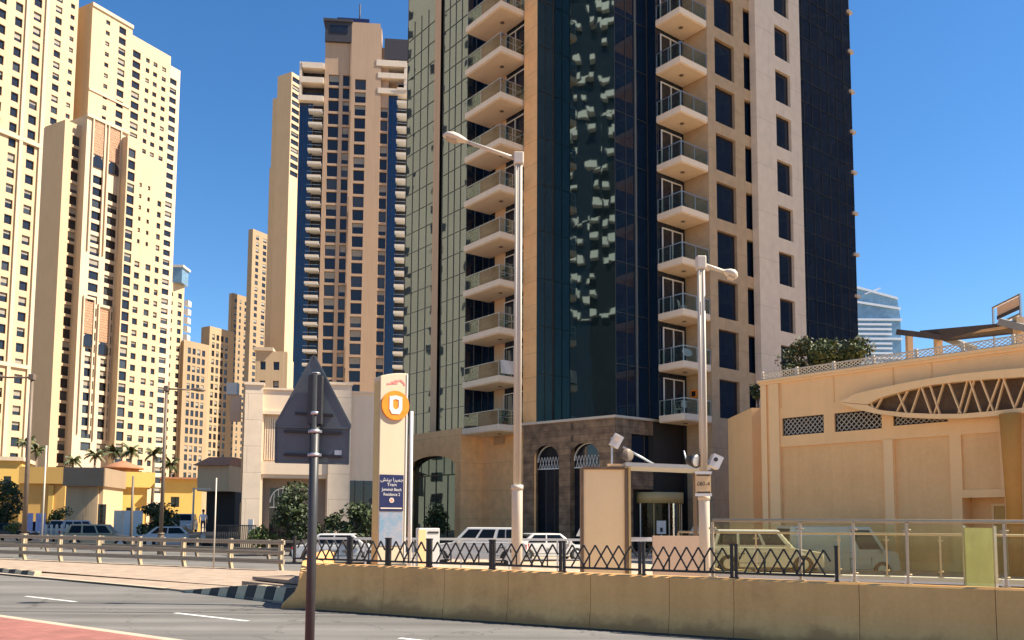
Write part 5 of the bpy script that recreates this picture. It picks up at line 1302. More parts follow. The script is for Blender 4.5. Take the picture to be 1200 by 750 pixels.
# ------------------------------------------------------------------ street lamps
def street_lamp(label,X,Y,h,base_h,rb,rt,arm,head,pole='lamp_pole',headm='lamp_white',square=True):
    root=thing('street_lamp',label,'street lamp',(X,Y,0))
    b=MB(); b.tube([(0,0,0),(0,0,base_h),(0,0,base_h+.06)],[rb,rb,rt*1.15],pole,16); 
    b.box(-rb*1.7,rb*1.7,-rb*1.7,rb*1.7,0,.04,'galv'); b.build('base',root,world=False)
    b=MB()
    if square:
        b.tube([(0,0,base_h+.06),(0,0,h)],[rt*.72,rt*.66],pole,12)
        for k in range(4):
            t=math.pi/4+k*math.pi/2; c=(rt*.74*math.cos(t),rt*.74*math.sin(t)); b.tube([(c[0],c[1],base_h+.06),(c[0]*.95,c[1]*.95,h)],[rt*.36,rt*.33],pole,8)
    else: b.tube([(0,0,base_h+.06),(0,0,h)],[rt,rt*.7],pole,12)
    b.build('pole',root,world=False)
    b=MB(); b.tube([(0,0,base_h-.02),(0,0,base_h+.10)],[rb*1.12,rb*1.12],pole,16); b.build('collar',root,world=False)
    b=MB(); b.box(-rt*1.15,rt*1.15,-rt*1.15,rt*1.15,h-.02,h+.30,headm); b.build('cap',root,world=False,bevel=.03)
    for (ax,az),(hx,hz) in zip(arm,head):
        b=MB(); b.tube([(0,0,h+.12),(ax*.5,0,h+.12+az*.5),(ax,0,h+.12+az)],[.055,.05,.045],pole,10); a=b.build('arm',root,world=False)
        d=Vector((hx-ax,0,hz-az)); n=7; pts=[]; 
        b=MB(); o=Vector((ax,0,h+.12+az)); L_=d.length; ux=d.normalized(); uz=Vector((-ux.z,0,ux.x)); 
        if uz.z<0: uz=-uz
        prof=[(0,.05,.05),(.12,.10,.08),(.35,.17,.13),(.6,.21,.15),(.82,.18,.12),(1,.05,.05)]
        i0=0; k=b.mi(headm); m2=b.mi('lens'); nn=14
        for s,wy,wz in prof:
            for q in range(nn):
                t=2*math.pi*q/nn; zc=math.sin(t)*wz*(1 if math.sin(t)>0 else .45); p=o+ux*(s*L_)+Vector((0,math.cos(t)*wy,0))+uz*(zc); b.v.append(tuple(p))
        for s in range(len(prof)-1):
            for q in range(nn):
                b.smooth.add(len(b.f)); b.f.append((s*nn+q,s*nn+(q+1)%nn,(s+1)*nn+(q+1)%nn,(s+1)*nn+q)); b.m.append(k)
        b.f.append(tuple(range(nn))); b.m.append(k); b.f.append(tuple((len(prof)-1)*nn+q for q in range(nn))); b.m.append(k)
        hd=b.build('lamp_head',a,world=False)
        b=MB(); p0=o+ux*(L_*.42)-uz*.075; p1=o+ux*(L_*.85)-uz*.062; b.bar(p0,p1,.22,.03,'lens'); b.build('lens',hd,world=False)
    return root
Y=21.2; hz=H+E(606,186)*Y; s=Y/1000
street_lamp('tallest cream street lamp, its long arm reaching across the stack of tan-panelled balconies',R(606,590)*Y,Y,hz-.15,H+E(606,573)*Y,.135,.112,[(-62*s,22*s)],[(-92*s,30*s)])
Y=20.0; hz=H+E(824,315)*Y; s=Y/1000
street_lamp('shorter cream street lamp with a stubby arm, carrying a square sign and cameras',R(825,590)*Y,Y,hz,H+E(825,585)*Y,.128,.10,[(27*s,-9*s)],[(43*s,-17*s)])
Y=46; hz=H+E(35,445)*Y; s=Y/1000
street_lamp('brown street lamp rising in front of the cream tower, arm to the photo edge',R(30,590)*Y,Y,hz,1.2,.2,.13,[(-30*s,0)],[(-50*s,1*s)],'lamp_brown','lamp_brown',False)
Y=50; hz=H+E(194,458)*Y; s=Y/1000
street_lamp('brown street lamp with a short arm beside the dark round bush',R(190,590)*Y,Y,hz,1.2,.17,.12,[(28*s,-1*s)],[(46*s,-2*s)],'lamp_brown','lamp_brown',False)
# thin poles
def pole(label,px,py0,py1,Y,r,m,name='pole',extra=None,z0=0):
    x=R(px,610)*Y; zt=H+E(px,py0)*Y; b=MB(); b.tube([(0,0,z0),(0,0,zt)],[r,r*.8],m,8)
    if extra: extra(b,zt)
    o=b.build(name,loc=(x,Y,0),world=False); tag(o,label,'pole'); return o
pole('thin white pole beside the cream pylon',480.5,482,650,24.2,.06,'white')
pole('slim pale pole between the yellow villa and the grey-brown hall',50,522,625,58,.065,'lamp_pole')
pole('dark slender pole in front of the white hoarding',154,558,640,55,.09,'lamp_brown')
pole('pale thin pole by the yellow house with a small top bracket',226,572,620,66,.09,'lamp_white',extra=lambda b,z:b.box(-.1,1.3,-.05,.05,z-.12,z,'lamp_white'))
pole('thin stake with a brown foot standing at the edge of the sandy island',252,560,668,36,.035,'lamp_pole')

# ------------------------------------------------------------------ sign seen from behind
sY=9.4; k=sY/1000
root=thing('road_sign','back of a grey triangular road sign above a rectangular plate, on a dark post','road sign',(R(366.5,600)*sY,sY,0))
x0=R(366.5,600)*sY
def sp(px,py): p=at(px,py,sY); return (p.x-x0,p.z)
b=MB(); zt=sp(368,438)[1]; b.tube([(0,.0,0.0),(0,.0,zt)],.052,'sign_post',16); b.tube([(0,0,zt),(0,0,zt+.012)],[.054,.045],'galv',16); b.build('post',root,world=False)
a_=sp(368,440)[1]; c_=sp(368,497)[1]
b=MB(); b.box(-.075,.075,-.045,.062,c_,a_,'sign_post'); b.build('post_sleeve',root,world=False)
b=MB(); b.tube([(0,0,.13),(0,0,.16)],[.14,.13],'sign_post',14); b.build('base_plate',root,world=False)
def plate(name,pts,y,t,m,rim):
    b=MB(); b.hexa([(x,y,z) for x,z in pts],[(x,y+t,z) for x,z in pts],m); o=b.build(name,root,world=False,bevel=.004); return o
tri=[sp(326,497),sp(409,499.5),sp(371,424),sp(367,420),sp(363,424)]
cen=(sum(p[0] for p in tri)/5,sum(p[1] for p in tri)/5)
def round_tri(A,B,C,r,n=4):
    out=[]
    P=[Vector(p) for p in (A,B,C)]
    for i in range(3):
        p,a,c=P[i],P[i-1],P[(i+1)%3]; u=(a-p).normalized(); v=(c-p).normalized(); 
        s=p+u*r; e=p+v*r
        for j in range(n+1):
            t=j/n; out.append(tuple(s*(1-t)**2+p*2*t*(1-t)+e*t*t))
    return out
tri=round_tri(sp(319.5,499),sp(411,501),sp(366,414),.045)
tp_=plate('triangular_plate',tri,.075,.006,'sign_back',None)
b=MB(); 
for p,q in zip(tri,tri[1:]+tri[:1]): b.bar((p[0],.076,p[1]),(q[0],.076,q[1]),.012,.022,'sign_back')
b.build('rolled_edge',tp_,world=False)
rp=plate('rectangular_plate',[sp(320,541),sp(407,543),sp(408,500.5),sp(320.5,498.5)],.09,.006,'sign_back',None)
b=MB(); rc=[sp(320,541),sp(407,543),sp(408,500.5),sp(320.5,498.5)]
for p,q in zip(rc,rc[1:]+rc[:1]): b.bar((p[0],.086,p[1]),(q[0],.086,q[1]),.012,.02,'sign_back')
b.build('rolled_edge',rp,world=False)
for (pl,a,c,y1) in ((tp_,344,389,484.5),(rp,331,399,505.5),(rp,331,399,533)):
    b=MB(); l,r_=sp(a,y1-1),sp(c,y1+1.5); b.bar((l[0],.066,l[1]),(r_[0],.066,r_[1]),.016,.03,'black_iron'); b.build('channel',pl,world=False)
    b=MB(); z=sp(368,y1)[1]; b.tube([(0,0,z-.018),(0,0,z+.018)],.06,'galv',16); b.bar((-.075,.02,z),(.075,.02,z),.012,.03,'galv'); b.build('clamp',root,world=False)
b=MB(); a,c=sp(390,535),sp(398.5,527); b.box(a[0],c[0],.0845,.089,a[1],c[1],'galv'); b.build('sticker',rp,world=False)

# ------------------------------------------------------------------ lettering
def text_mesh(txt,size,m,depth=.006,align='CENTER'):
    cu=bpy.data.curves.new('lettering','FONT'); cu.body=txt; cu.size=size; cu.extrude=depth/2; cu.align_x=align; cu.resolution_u=3
    o=bpy.data.objects.new('lettering_src',cu); COL.objects.link(o); bpy.context.view_layer.update()
    me=bpy.data.meshes.new_from_object(o.evaluated_get(bpy.context.evaluated_depsgraph_get())); bpy.data.objects.remove(o); bpy.data.curves.remove(cu)
    me.materials.clear(); me.materials.append(MT[m]); 
    for p in me.polygons: p.material_index=0
    return me
def put_text(parent,name,txt,size,m,loc,rz=0,sx=1):
    me=text_mesh(txt,size,m); o=bpy.data.objects.new(name,me); COL.objects.link(o); o.parent=parent; o.location=loc; o.rotation_euler=(math.pi/2,0,rz); o.scale=(sx,1,1); return o
FORMS={'ا':(0xFE8D,0xFE8E,0,0),'ب':(0xFE8F,0xFE90,0xFE91,0xFE92),'ت':(0xFE95,0xFE96,0xFE97,0xFE98),'ج':(0xFE9D,0xFE9E,0xFE9F,0xFEA0),'ر':(0xFEAD,0xFEAE,0,0),'ش':(0xFEB5,0xFEB6,0xFEB7,0xFEB8),'م':(0xFEE1,0xFEE2,0xFEE3,0xFEE4),'ي':(0xFEF1,0xFEF2,0xFEF3,0xFEF4),'ز':(0xFEAF,0xFEB0,0,0),'د':(0xFEA9,0xFEAA,0,0),'ن':(0xFEE5,0xFEE6,0xFEE7,0xFEE8)}
def arabic(s):
    out=[]
    for i,c in enumerate(s):
        if c not in FORMS: out.append(c); continue
        iso,fin,ini,med=FORMS[c]
        pj=i>0 and s[i-1] in FORMS and FORMS[s[i-1]][2]!=0
        nj=i+1<len(s) and s[i+1] in FORMS and ini!=0
        out.append(chr(med if pj and nj else fin if pj else ini if nj else iso))
    return ''.join(reversed(out))
# ------------------------------------------------------------------ cream station pylon
pyY=24.6; rz=rad(30)
pf=at(442.5,640,pyY); 
root=thing('station_pylon','tall cream station pylon with an orange round badge and a navy name panel','pylon',(pf.x,pyY,0),rz)
ztop=H+E(460,434)*pyY; Wp=.86; Dp=.52
b=MB(); n=8
b.v=[]; prof=[(0,0),(Wp,0)]
tops=[(Wp*i/n, ztop-.16*(1-i/n)**2-.02*(i/n)) for i in range(n,-1,-1)]
pts=[(0,0),(Wp,0)]+tops
b.hexa([(x,0,z) for x,z in pts],[(x,Dp,z) for x,z in pts],'pylon')
bodyp=b.build('body',root,world=False,bevel=.02)
b=MB(); b.box(-.012,.001,.05,Dp-.05,.1,ztop-.3,'pylon_side'); b.build('side_panel',root,world=False)  # thin panel carrying the painted shade of this side
zf=lambda py: H+E(462,py)*pyY
cxp=Wp*.53; rb=.43; zc=zf(474)
b=MB(); b.tube([(cxp,-.07,zc),(cxp,-.001,zc)],[rb,rb],'orange',32); bg=b.build('round_badge',root,world=False)
def flat(name,parent,pts,y,t,m):
    b=MB(); b.hexa([(x,y-t,z) for x,z in pts],[(x,y,z) for x,z in pts],m); return b.build(name,parent,world=False)
def ring(name,parent,outer,inner,y,t,m):
    b=MB(); n=len(outer)
    for i in range(n):
        j=(i+1)%n; q=[outer[i],outer[j],inner[j],inner[i]]
        b.hexa([(x,y-t,z) for x,z in q],[(x,y,z) for x,z in q],m)
    return b.build(name,parent,world=False)
def shield(s):
    return [(cxp-.2*s,zc+.25*s),(cxp-.2*s,zc-.12*s),(cxp-.12*s,zc-.26*s),(cxp+.12*s,zc-.26*s),(cxp+.2*s,zc-.12*s),(cxp+.2*s,zc+.25*s),(cxp,zc+.29*s)]
inn=[(cxp-.09,zc+.15),(cxp-.09,zc-.05),(cxp-.03,zc-.12),(cxp+.03,zc-.12),(cxp+.09,zc-.05),(cxp+.09,zc+.15),(cxp,zc+.18)]
ring('shield_mark',bg,shield(1),inn,-.0705,.015,'white')
# red script mark near the top
b=MB(); zl=zf(447)
for p,q,wd in (((.20,zl-.06),(.40,zl-.02),.05),((.34,zl-.01),(.52,zl+.0),.07),((.52,zl+.04),(.62,zl+.09),.05),((.62,zl+.09),(.72,zl+.02),.06),((.72,zl+.02),(.76,zl-.06),.05),((.44,zl+.05),(.50,zl+.07),.04)):
    b.bar((p[0],-.006,p[1]),(q[0],-.006,q[1]),.01,wd,'pinkred')
b.build('script_mark',root,world=False)
z1,z0=zf(556),zf(599)
nv=flat('name_panel',root,[(.03,z0),(Wp-.10,z0),(Wp-.10,z1),(.03,z1)],-.001,.02,'navy')
mid=(Wp-.07)/2; hgt=z1-z0
put_text(nv,'lettering',arabic('جميرا بيتش'),.15,'white',(mid,-.026,z1-.19))
put_text(nv,'lettering',arabic('ريزيدنس')+' 2',.12,'white',(mid,-.026,z1-.33)) if False else put_text(nv,'lettering','Tram',.135,'white',(mid,-.026,z1-.33))
put_text(nv,'lettering','Jumeirah Beach',.125,'white',(mid,-.026,z1-.47),sx=.78)
put_text(nv,'lettering','Residence 2',.125,'white',(mid,-.026,z1-.61),sx=.85)
b=MB(); b.tube([(mid,-.03,z1-.74),(mid,-.021,z1-.74)],.075,'lamp_white',18); b.build('white_roundel',nv,world=False)
b=MB(); b.tube([(mid,-.034,z1-.74),(mid,-.0305,z1-.74)],.045,'pinkred',14); b.build('red_roundel',nv,world=False)
flat('strip',nv,[(.06,z0+.07),(Wp-.14,z0+.07),(Wp-.14,z0+.10),(.06,z0+.10)],-.0212,.004,'wing_pale')
mp_=flat('map_panel',root,[(.03,zf(640)),(Wp-.10,zf(640)),(Wp-.10,z0-.03),(.03,z0-.03)],-.001,.018,'map')
flat('edge_strip',root,[(Wp-.045,.1),(Wp-.005,.1),(Wp-.005,ztop-.05),(Wp-.045,ztop-.05)],-.0015,.02,'white')
b=MB(); b.box(-.02,Wp+.02,-.10,Dp+.1,0,.9,'dark_plastic'); b.build('plinth',root,world=False,bevel=.03)

# ------------------------------------------------------------------ two-tone box by the pickup
bx=at(503,630,29)
root=thing('ticket_machine','pale two-tone machine cabinet with a slotted top, in front of the white pickup nose','machine',(bx.x,29,0),rad(18))
zt=H+E(503,619)*29
b=MB(); b.box(-.36,.36,0,.5,.1,zt,'white'); b.build('cabinet',root,world=False,bevel=.02)
b=MB(); b.box(-.37,-.12,-.02,.0,.1,zt-.05,'sandst_trim'); b.build('front_panel',root,world=False)
b=MB(); b.box(-.05,.32,-.015,-.001,zt-.17,zt-.11,'dark_plastic'); b.build('slot',root,world=False)
b=MB(); b.box(-.4,.4,-.05,.55,0,.099,'concrete'); b.build('plinth',root,world=False)

# ------------------------------------------------------------------ shelter with the advert panel
shY=22.6
sA_=at(681.5,600,shY); sB_=at(738,600,shY)
root=thing('tram_shelter','open shelter with a big blank beige advert panel and a thin grey roof','shelter',(sA_.x,shY,0))
zt=H+E(710,549)*shY; X0,X1=sA_.x,sB_.x
b=MB(); b.box(X0+.05,X1-.14,shY-.05,shY+.12,.35,zt-.03,'cream_panel'); ad=b.build('advert_panel',root)
b=MB(); b.box(X0-.03,X0+.05,shY-.09,shY+.18,0,zt+.02,'bronze'); b.build('post',root)
b=MB(); b.box(X1-.14,X1-.06,shY-.09,shY+.18,0,zt+.02,'bronze'); b.build('post',root)
b=MB(); b.box(X1-.045,X1+.02,shY-.09,shY+.18,0,zt+.02,'pylon_side'); b.build('post',root)
b=MB(); b.box(X0+.05,X1-.14,shY-.10,shY+.18,zt-.03,zt+.05,'bronze'); b.build('frame_top',root)
X2=R(830,550)*shY
b=MB(); b.hexa([(X1-.14,shY-.3,zt+.05),(X2,shY-.3,zt-.03),(X2,shY+1.6,zt-.03),(X1-.14,shY+1.6,zt+.05)],[(X1-.14,shY-.3,zt+.15),(X2,shY-.3,zt+.07),(X2,shY+1.6,zt+.07),(X1-.14,shY+1.6,zt+.15)],'grey_steel'); b.build('roof',root)
zw=H+E(770,628)*shY; X3=R(766,640)*shY; X4=R(822,640)*shY
b=MB(); b.box(X3,X4,shY+.1,shY+.2,.1,zw,'pinkwall'); b.build('low_wall',root)
b=MB(); b.box(X1+.021,X3-.02,shY+.1,shY+.18,zw-.12,zw-.04,'white'); b.build('rail',root)
b=MB(); b.box(X2-.12,X2-.02,shY+1.3,shY+1.4,0,zt-.03,'bronze'); b.build('post',root)
# floodlight and loudspeaker on the panel top
fl=at(722,517,shY)
root=thing('floodlight','white box floodlight on a short steel bracket above the beige advert panel','floodlight',(fl.x,shY,zt+.05))
zb=zt+.051
px0=at(717,540,shY).x
b=MB(); b.box(px0-.12,px0+.25,shY-.08,shY+.10,zb,zb+.07,'sandst_trim'); b.bar((px0,shY,zb+.07),(px0,shY,zb+.78),.05,.05,'galv'); b.build('bracket',root)
b=MB(); c=Vector((fl.x,shY-.05,fl.z)); M_=Matrix.Rotation(rad(28),3,'Y')
def rb_(b,c,M,x,y,z,m):
    f=lambda X,Yy,Z: c+M@Vector((X,Yy,Z))
    b.hexa([f(-x,-y,-z),f(x,-y,-z),f(x,y,-z),f(-x,y,-z)],[f(-x,-y,z),f(x,-y,z),f(x,y,z),f(-x,y,z)],m)
rb_(b,c,M_,.13,.11,.17,'white'); hd=b.build('lamp_box',root)
b=MB(); rb_(b,c+M_@Vector((-.02,-.12,.05)),M_,.07,.008,.08,'wing_pale'); b.build('lens',hd)
root=thing('loudspeaker','dark horn loudspeaker with a pale rim beside the floodlight','loudspeaker',(at(735,536,shY).x,shY,zb))
c=at(733,534,shY); ax=Vector((.35,-.9,.1)).normalized()
b=MB(); b.tube([c-ax*.15,c-ax*.02,c+ax*.12],[.07,.09,.17],'dark_plastic',16); b.build('horn',root)
b=MB(); b.tube([c+ax*.12,c+ax*.14,c+ax*.13],[.175,.165,.15],'lamp_brown',16,cap=False); b.build('horn_rim',root)
b=MB(); b.bar((c.x,shY+.1,zb+.10),(c.x,shY+.1,c.z),.04,.04,'dark_plastic'); b.build('bracket',root)
p,q=at(731,523,shY),at(768,546,shY); b=MB(); b.tube([(p.x,shY+.2,p.z),(q.x,shY+.2,zt+.13)],.028,'galv',8); o=b.build('stay_rod',loc=(p.x,shY+.2,p.z)); tag(o,'slanting steel rod bracing the floodlight bracket down to the shelter roof','rod')
p,q=at(804,527,shY),at(809,547,shY); b=MB(); b.tube([(q.x,shY+.3,zt+.08),(p.x,shY+.3,p.z)],.02,'galv',8); o=b.build('aerial',loc=(q.x,shY+.3,zt+.1)); tag(o,'thin tilted aerial rod on the shelter roof near the lamp post','aerial')
# camera pair on the lamp post, square sign
lY=20.0
for (px,py,dx,m,lab,nm) in ((812.5,540,-1,'dark_plastic','dark round loudspeaker with a silver face clamped to the shorter lamp post','loudspeaker'),(838,541,1,'white','white box camera clamped on the sunny side of the shorter lamp post','camera')):
    c=at(px,py,lY); root=thing(nm,lab,nm,(c.x,c.y,c.z))
    if dx<0:
        b=MB(); ax=Vector((.55,-.8,-.1)).normalized(); b.tube([c-ax*.16,c,c+ax*.10],[.10,.15,.17],m,18); b.build('housing',root)
        b=MB(); b.tube([c+ax*.10,c+ax*.115],[.15,.12],'steel',18); b.build('face',root)
    else:
        b=MB(); rb_(b,c,Matrix.Rotation(rad(25),3,'Y'),.12,.16,.15,m); hb=b.build('housing',root)
        b=MB(); b.tube([c+Vector((-.02,-.15,.04)),c+Vector((-.02,-.175,.04))],.05,'dark_plastic',12); b.build('lens',hb)
    b=MB(); b.bar(c,(R(825,545)*lY,lY,c.z),.05,.05,'galv'); b.build('clamp',root)
c=at(824,567,lY-.22); W_=.175; zc1,zc0=at(824,554,lY-.2).z,at(824,580,lY-.2).z
root=thing('square_sign','square tan sign with dark lettering fixed to the shorter lamp post','sign',(c.x,c.y,zc0))
b=MB(); b.box(c.x-W_,c.x+W_,c.y-.02,c.y+.02,zc0,zc1,'sign_tan'); pl=b.build('panel',root)
b=MB(); 
for z0_ in (zc0,zc1):
    b=MB(); b.box(c.x-W_-.02,c.x+W_+.02,c.y-.03,c.y-.021,z0_-.03,z0_+.03,'white'); b.build('rim',pl)
    b=MB(); k_=.045 if z0_==zc0 else -.075; b.box(c.x-W_+.02,c.x+W_-.02,c.y-.03,c.y-.0205,z0_+k_,z0_+k_+.03,'black_iron'); b.build('dark_line',pl)
o=put_text(pl,'lettering','080-4',.13,'black_iron',(0,-.024,(zc1-zc0)/2-.045)); 
o.location=(0,-.026,(zc1-zc0)/2-.045)
b=MB(); b.bar((c.x,c.y+.02,(zc0+zc1)/2),(c.x,lY,(zc0+zc1)/2),.08,.08,'galv'); b.build('bracket',root)
# small arrow bollard-signs by the entrance
for px,Y_ in ((775,52),(815,50),(684,40)):
    p=at(px,617,Y_); root=thing('warning_post',{775:'small white notice post in front of the revolving door',815:'small white triangular warning post beside the entrance, near the shorter lamp',684:'pale triangle marker behind the white-topped railing, beside the advert panel'}[px],'sign post',(p.x,Y_,0))
    b=MB(); b.tube([(0,0,0),(0,0,p.z-.5)],.05,'white',8); b.build('post',root,world=False)
    b=MB(); z=p.z-.45
    if px==775: b.box(-.28,.28,-.02,.02,z,z+.8,'white')
    else: b.hexa([(-.36,-.02,z),(.36,-.02,z),(0,-.02,z+.75)],[(-.36,.02,z),(.36,.02,z),(0,.02,z+.75)],'white')
    pl=b.build('plate',root,world=False)
    b=MB(); b.box(-.08,.08,-.03,-.021,z+.12,z+.38,'black_iron'); b.build('mark',pl,world=False)

# ------------------------------------------------------------------ plants
def leaves(b,c,r,n,size,ms,flat=1.0):
    for _ in range(n):
        while True:
            d=Vector((random.uniform(-1,1),random.uniform(-1,1),random.uniform(-1,1)))
            if .25<d.length<1: break
        p=Vector(c)+Vector((d.x*r[0],d.y*r[1],d.z*r[2]))
        nrm=(d*.6+Vector((random.gauss(0,.6),random.gauss(0,.6),random.gauss(.35,.6)))).normalized()
        a=nrm.cross(Vector((random.random()-.5,random.random()-.5,random.random()-.5))).normalized(); q=nrm.cross(a); s=size*random.uniform(.6,1.4)
        b.poly([p-a*s,p-q*s*.45,p+a*s,p+q*s*.45],random.choice(ms))
def tree(name,label,cat,X,Y,z0,h,w,trunk_h,ms,n=1400,size=.16,clumps=9,group=None,squash=.8):
    root=thing(name,label,cat,(X,Y,z0),0,group)
    b=MB(); cs=[]
    for i in range(clumps):
        t=random.uniform(0,2*math.pi); rr=w*.5*random.uniform(.15,.72); zz=trunk_h+(h-trunk_h)*random.uniform(.2,.85)
        cs.append(Vector((rr*math.cos(t),rr*math.sin(t),zz)))
    b.tube([(0,0,0),(.03,0,trunk_h*.6),(0,.02,trunk_h+.3)],[.05*w*.5+.05,.04*w*.5+.03,.03*w*.4+.02],'bark',8)
    for c in cs[:6]: b.tube([(0,.02,trunk_h),(c.x*.5,c.y*.5,(trunk_h+c.z)/2+.1),tuple(c)],[.05*w*.3+.02,.04*w*.3,.012],'bark',6)
    b.build('trunk',root,world=False)
    b=MB()
    for c in cs:
        r=w*random.uniform(.17,.30); leaves(b,c,(r,r,r*squash),n//clumps,size,ms)
    b.build('crown',root,world=False); return root
def rz0(px,py,Y): return H+E(px,py)*Y
D=['leaf_dark','leaf_dark','leaf_mid']; Mx=['leaf_mid','leaf_dark','leaf_bright']
tree('street_tree','dark bushy tree in front of the arched window of the pale low building','tree',R(342)*50,50,0,rz0(342,563,50),3.0,.5,D,2600,.13,14)
tree('shrub','bright green shrub at the foot of the pale square pier','shrub',R(311)*49.5,49.5,0,rz0(311,604,49.5),1.9,.3,['leaf_bright','leaf_mid','leaf_bright'],1200,.10,9)
tree('street_tree','dark spreading bush in front of the unlit shop window beside the cream pylon','tree',R(418)*50,50,0,rz0(418,580,50),2.4,.5,D,1700,.13,11)
tree('shrub','low dark shrub between two larger trees behind the road sign post','shrub',R(380)*50.5,50.5,0,rz0(380,600,50.5),2.2,.3,D,1200,.12,9)
tree('street_tree','round dark bush behind a brown street lamp, by the white hoarding','tree',R(190)*62,62,0,rz0(190,588,62),3.2,.5,D,2200,.15,13)
tree('street_tree','dark leafy tree at the photo edge before the yellow villa','tree',R(4)*72,72,0,rz0(4,563,72),3.8,1.2,D,2400,.16,13)
tree('shrub','yellowish young tree in front of the grey-brown hall','tree',R(71)*74,74,0,rz0(71,594,74),2.2,.9,['leaf_bright','leaf_dry','leaf_mid'],900,.12,9)
tree('shrub','small yellow-green shrub beneath the dark tree at the photo edge','shrub',R(15)*68,68,.6,1.3,1.5,.2,['leaf_bright','leaf_dry'],500,.10,7)
zr=ZT
tree('roof_shrub','wide dark shrub on the roof of the ochre building, next to the tower','shrub',R(932,420)*50,50,zr,rz0(930,393,50)-zr,3.0,.5,D+['leaf_dry'],2200,.12,12)
tree('roof_shrub','second dark shrub on the ochre roof, in front of the distant banded tower','shrub',R(983,420)*47.5,47.5,zr,rz0(985,395,47.5)-zr,3.3,.4,D+['leaf_mid'],2400,.12,13)
tree('roof_shrub','middle dark shrub on the ochre roof, between the other two','shrub',R(958,420)*49,49,zr,rz0(958,400,49)-zr,2.4,.4,D+['leaf_mid'],2000,.12,11)
tree('roof_shrub','pot-sized dark shrub behind the side block beside the ochre building','shrub',R(888,470)*51,51,rz0(888,479,51),1.6,1.0,.3,D,500,.10,7)
tree('street_tree','dark potted plant seen inside the arched base of the tower','plant',R(512)*62,62,0,rz0(512,588,62),2.6,.5,D,1500,.13,10)
def palm(label,px,pyt,Y,group='palms along the cream towers'):
    X=R(px)*Y; h=rz0(px,pyt,Y); root=thing('palm_tree',label,'palm',(X,Y,0),random.random()*3,group)
    b=MB(); b.tube([(0,0,0),(.1,0,h*.5),(.05,0,h-.9)],[.26,.2,.17],'palmbark',8); b.build('trunk',root,world=False)
    b=MB()
    for k in range(20):
        a=2*math.pi*k/20+random.uniform(-.15,.15); el=random.uniform(-.3,1.2); L_=random.uniform(1.1,1.75); p=Vector((.05,0,h-.9)); d=Vector((math.cos(a)*math.cos(el),math.sin(a)*math.cos(el),math.sin(el)))
        sd=Vector((-math.sin(a),math.cos(a),0))
        for s in range(7):
            q=p+d*L_/7; d=(d+Vector((0,0,-.20))).normalized()
            for sg in (-1,1):
                w=.30*(1-abs(s-2.5)/6); b.poly([p,q,q+sd*sg*w+Vector((0,0,-.22))+d*.15,p+sd*sg*w*.9+Vector((0,0,-.22))+d*.15],random.choice(['leaf_palm','leaf_palm','leaf_mid','leaf_dry']))
            p=q
    b.build('crown',root,world=False)
for lab,px,py,Y in (('palm crown standing above the yellow villa roof, beside the brown lamp',27,511,125),('palm between the yellow villa and the orange end of the hall',39,520,128),('short palm rising over the middle of the grey-brown hall',82,532,120),('palm over the grey-clad half of the hall, second along from the pavilion',108,526,122),('palm between the grey-brown hall end and the terracotta pavilion roof',131,522,118),('tallest palm directly behind the terracotta pavilion roof',150,521,116),('palm between the terracotta pavilion and the brown lamp',177,524,120),('palm behind the round dark bush by the second brown lamp',198,536,116)):
    palm(lab,px,py,Y)

# ------------------------------------------------------------------ people
def person(label,X,Y,z0,rz,shirt,trouser,h=1.72):
    root=thing('person',label,'person',(X,Y,z0),rz); k=h/1.72
    J={'pel':(0,0,.95),'ch':(0,-.01,1.25),'nk':(0,0,1.46),'hd':(0,-.01,1.53),'hd2':(0,-.02,1.66),
       'sl':(-.19,0,1.40),'el':(-.25,.03,1.12),'wl':(-.24,-.12,.90),'fl':(-.24,-.17,.82),'sr':(.19,0,1.40),'er':(.25,.02,1.12),'wr':(.25,-.05,.87),'fr':(.25,-.08,.79),
       'hl':(-.095,0,.90),'kl':(-.10,-.05,.50),'al':(-.10,.03,.09),'tl':(-.10,-.13,.04),'hr':(.095,0,.90),'kr':(.10,.0,.50),'ar':(.10,.10,.09),'tr':(.11,-.05,.04)}
    Rr={'pel':.145,'ch':.15,'nk':.06,'hd':.075,'hd2':.095,'sl':.065,'el':.045,'wl':.035,'fl':.03,'sr':.065,'er':.045,'wr':.035,'fr':.03,'hl':.09,'kl':.065,'al':.045,'tl':.04,'hr':.09,'kr':.065,'ar':.045,'tr':.04}
    Ed=[('pel','ch'),('ch','nk'),('nk','hd'),('hd','hd2'),('ch','sl'),('sl','el'),('el','wl'),('wl','fl'),('ch','sr'),('sr','er'),('er','wr'),('wr','fr'),('pel','hl'),('hl','kl'),('kl','al'),('al','tl'),('pel','hr'),('hr','kr'),('kr','ar'),('ar','tr')]
    ks=list(J); me=bpy.data.meshes.new('body'); me.from_pydata([Vector(J[q])*k for q in ks],[(ks.index(a),ks.index(c)) for a,c in Ed],[])
    o=bpy.data.objects.new('body',me); COL.objects.link(o); 
    sk=o.modifiers.new('skin','SKIN'); o.modifiers.new('sub','SUBSURF').levels=1
    for i,q in enumerate(ks): me.skin_vertices[0].data[i].radius=(Rr[q]*k,Rr[q]*k*.85); me.skin_vertices[0].data[i].use_root=(q=='pel')
    bpy.context.view_layer.update()
    m2=bpy.data.meshes.new_from_object(o.evaluated_get(bpy.context.evaluated_depsgraph_get())); o.modifiers.clear(); o.data=m2
    for m in ('skin',shirt,trouser,'dark_plastic'): m2.materials.append(MT[m])
    for p in m2.polygons:
        z=p.center.z/k; x=abs(p.center.x)/k
        p.material_index=3 if z<.09 else 2 if (z<.98 and x<.21) else 1 if (z<1.44 and not (x>.2 and z<1.1)) else 0
        p.use_smooth=True
    o.parent=root
    b=MB(); b.blob((0,.01*k,1.66*k),(.10*k,.115*k,.105*k),'hair',12,8); b.build('hair',root,world=False)
    return root
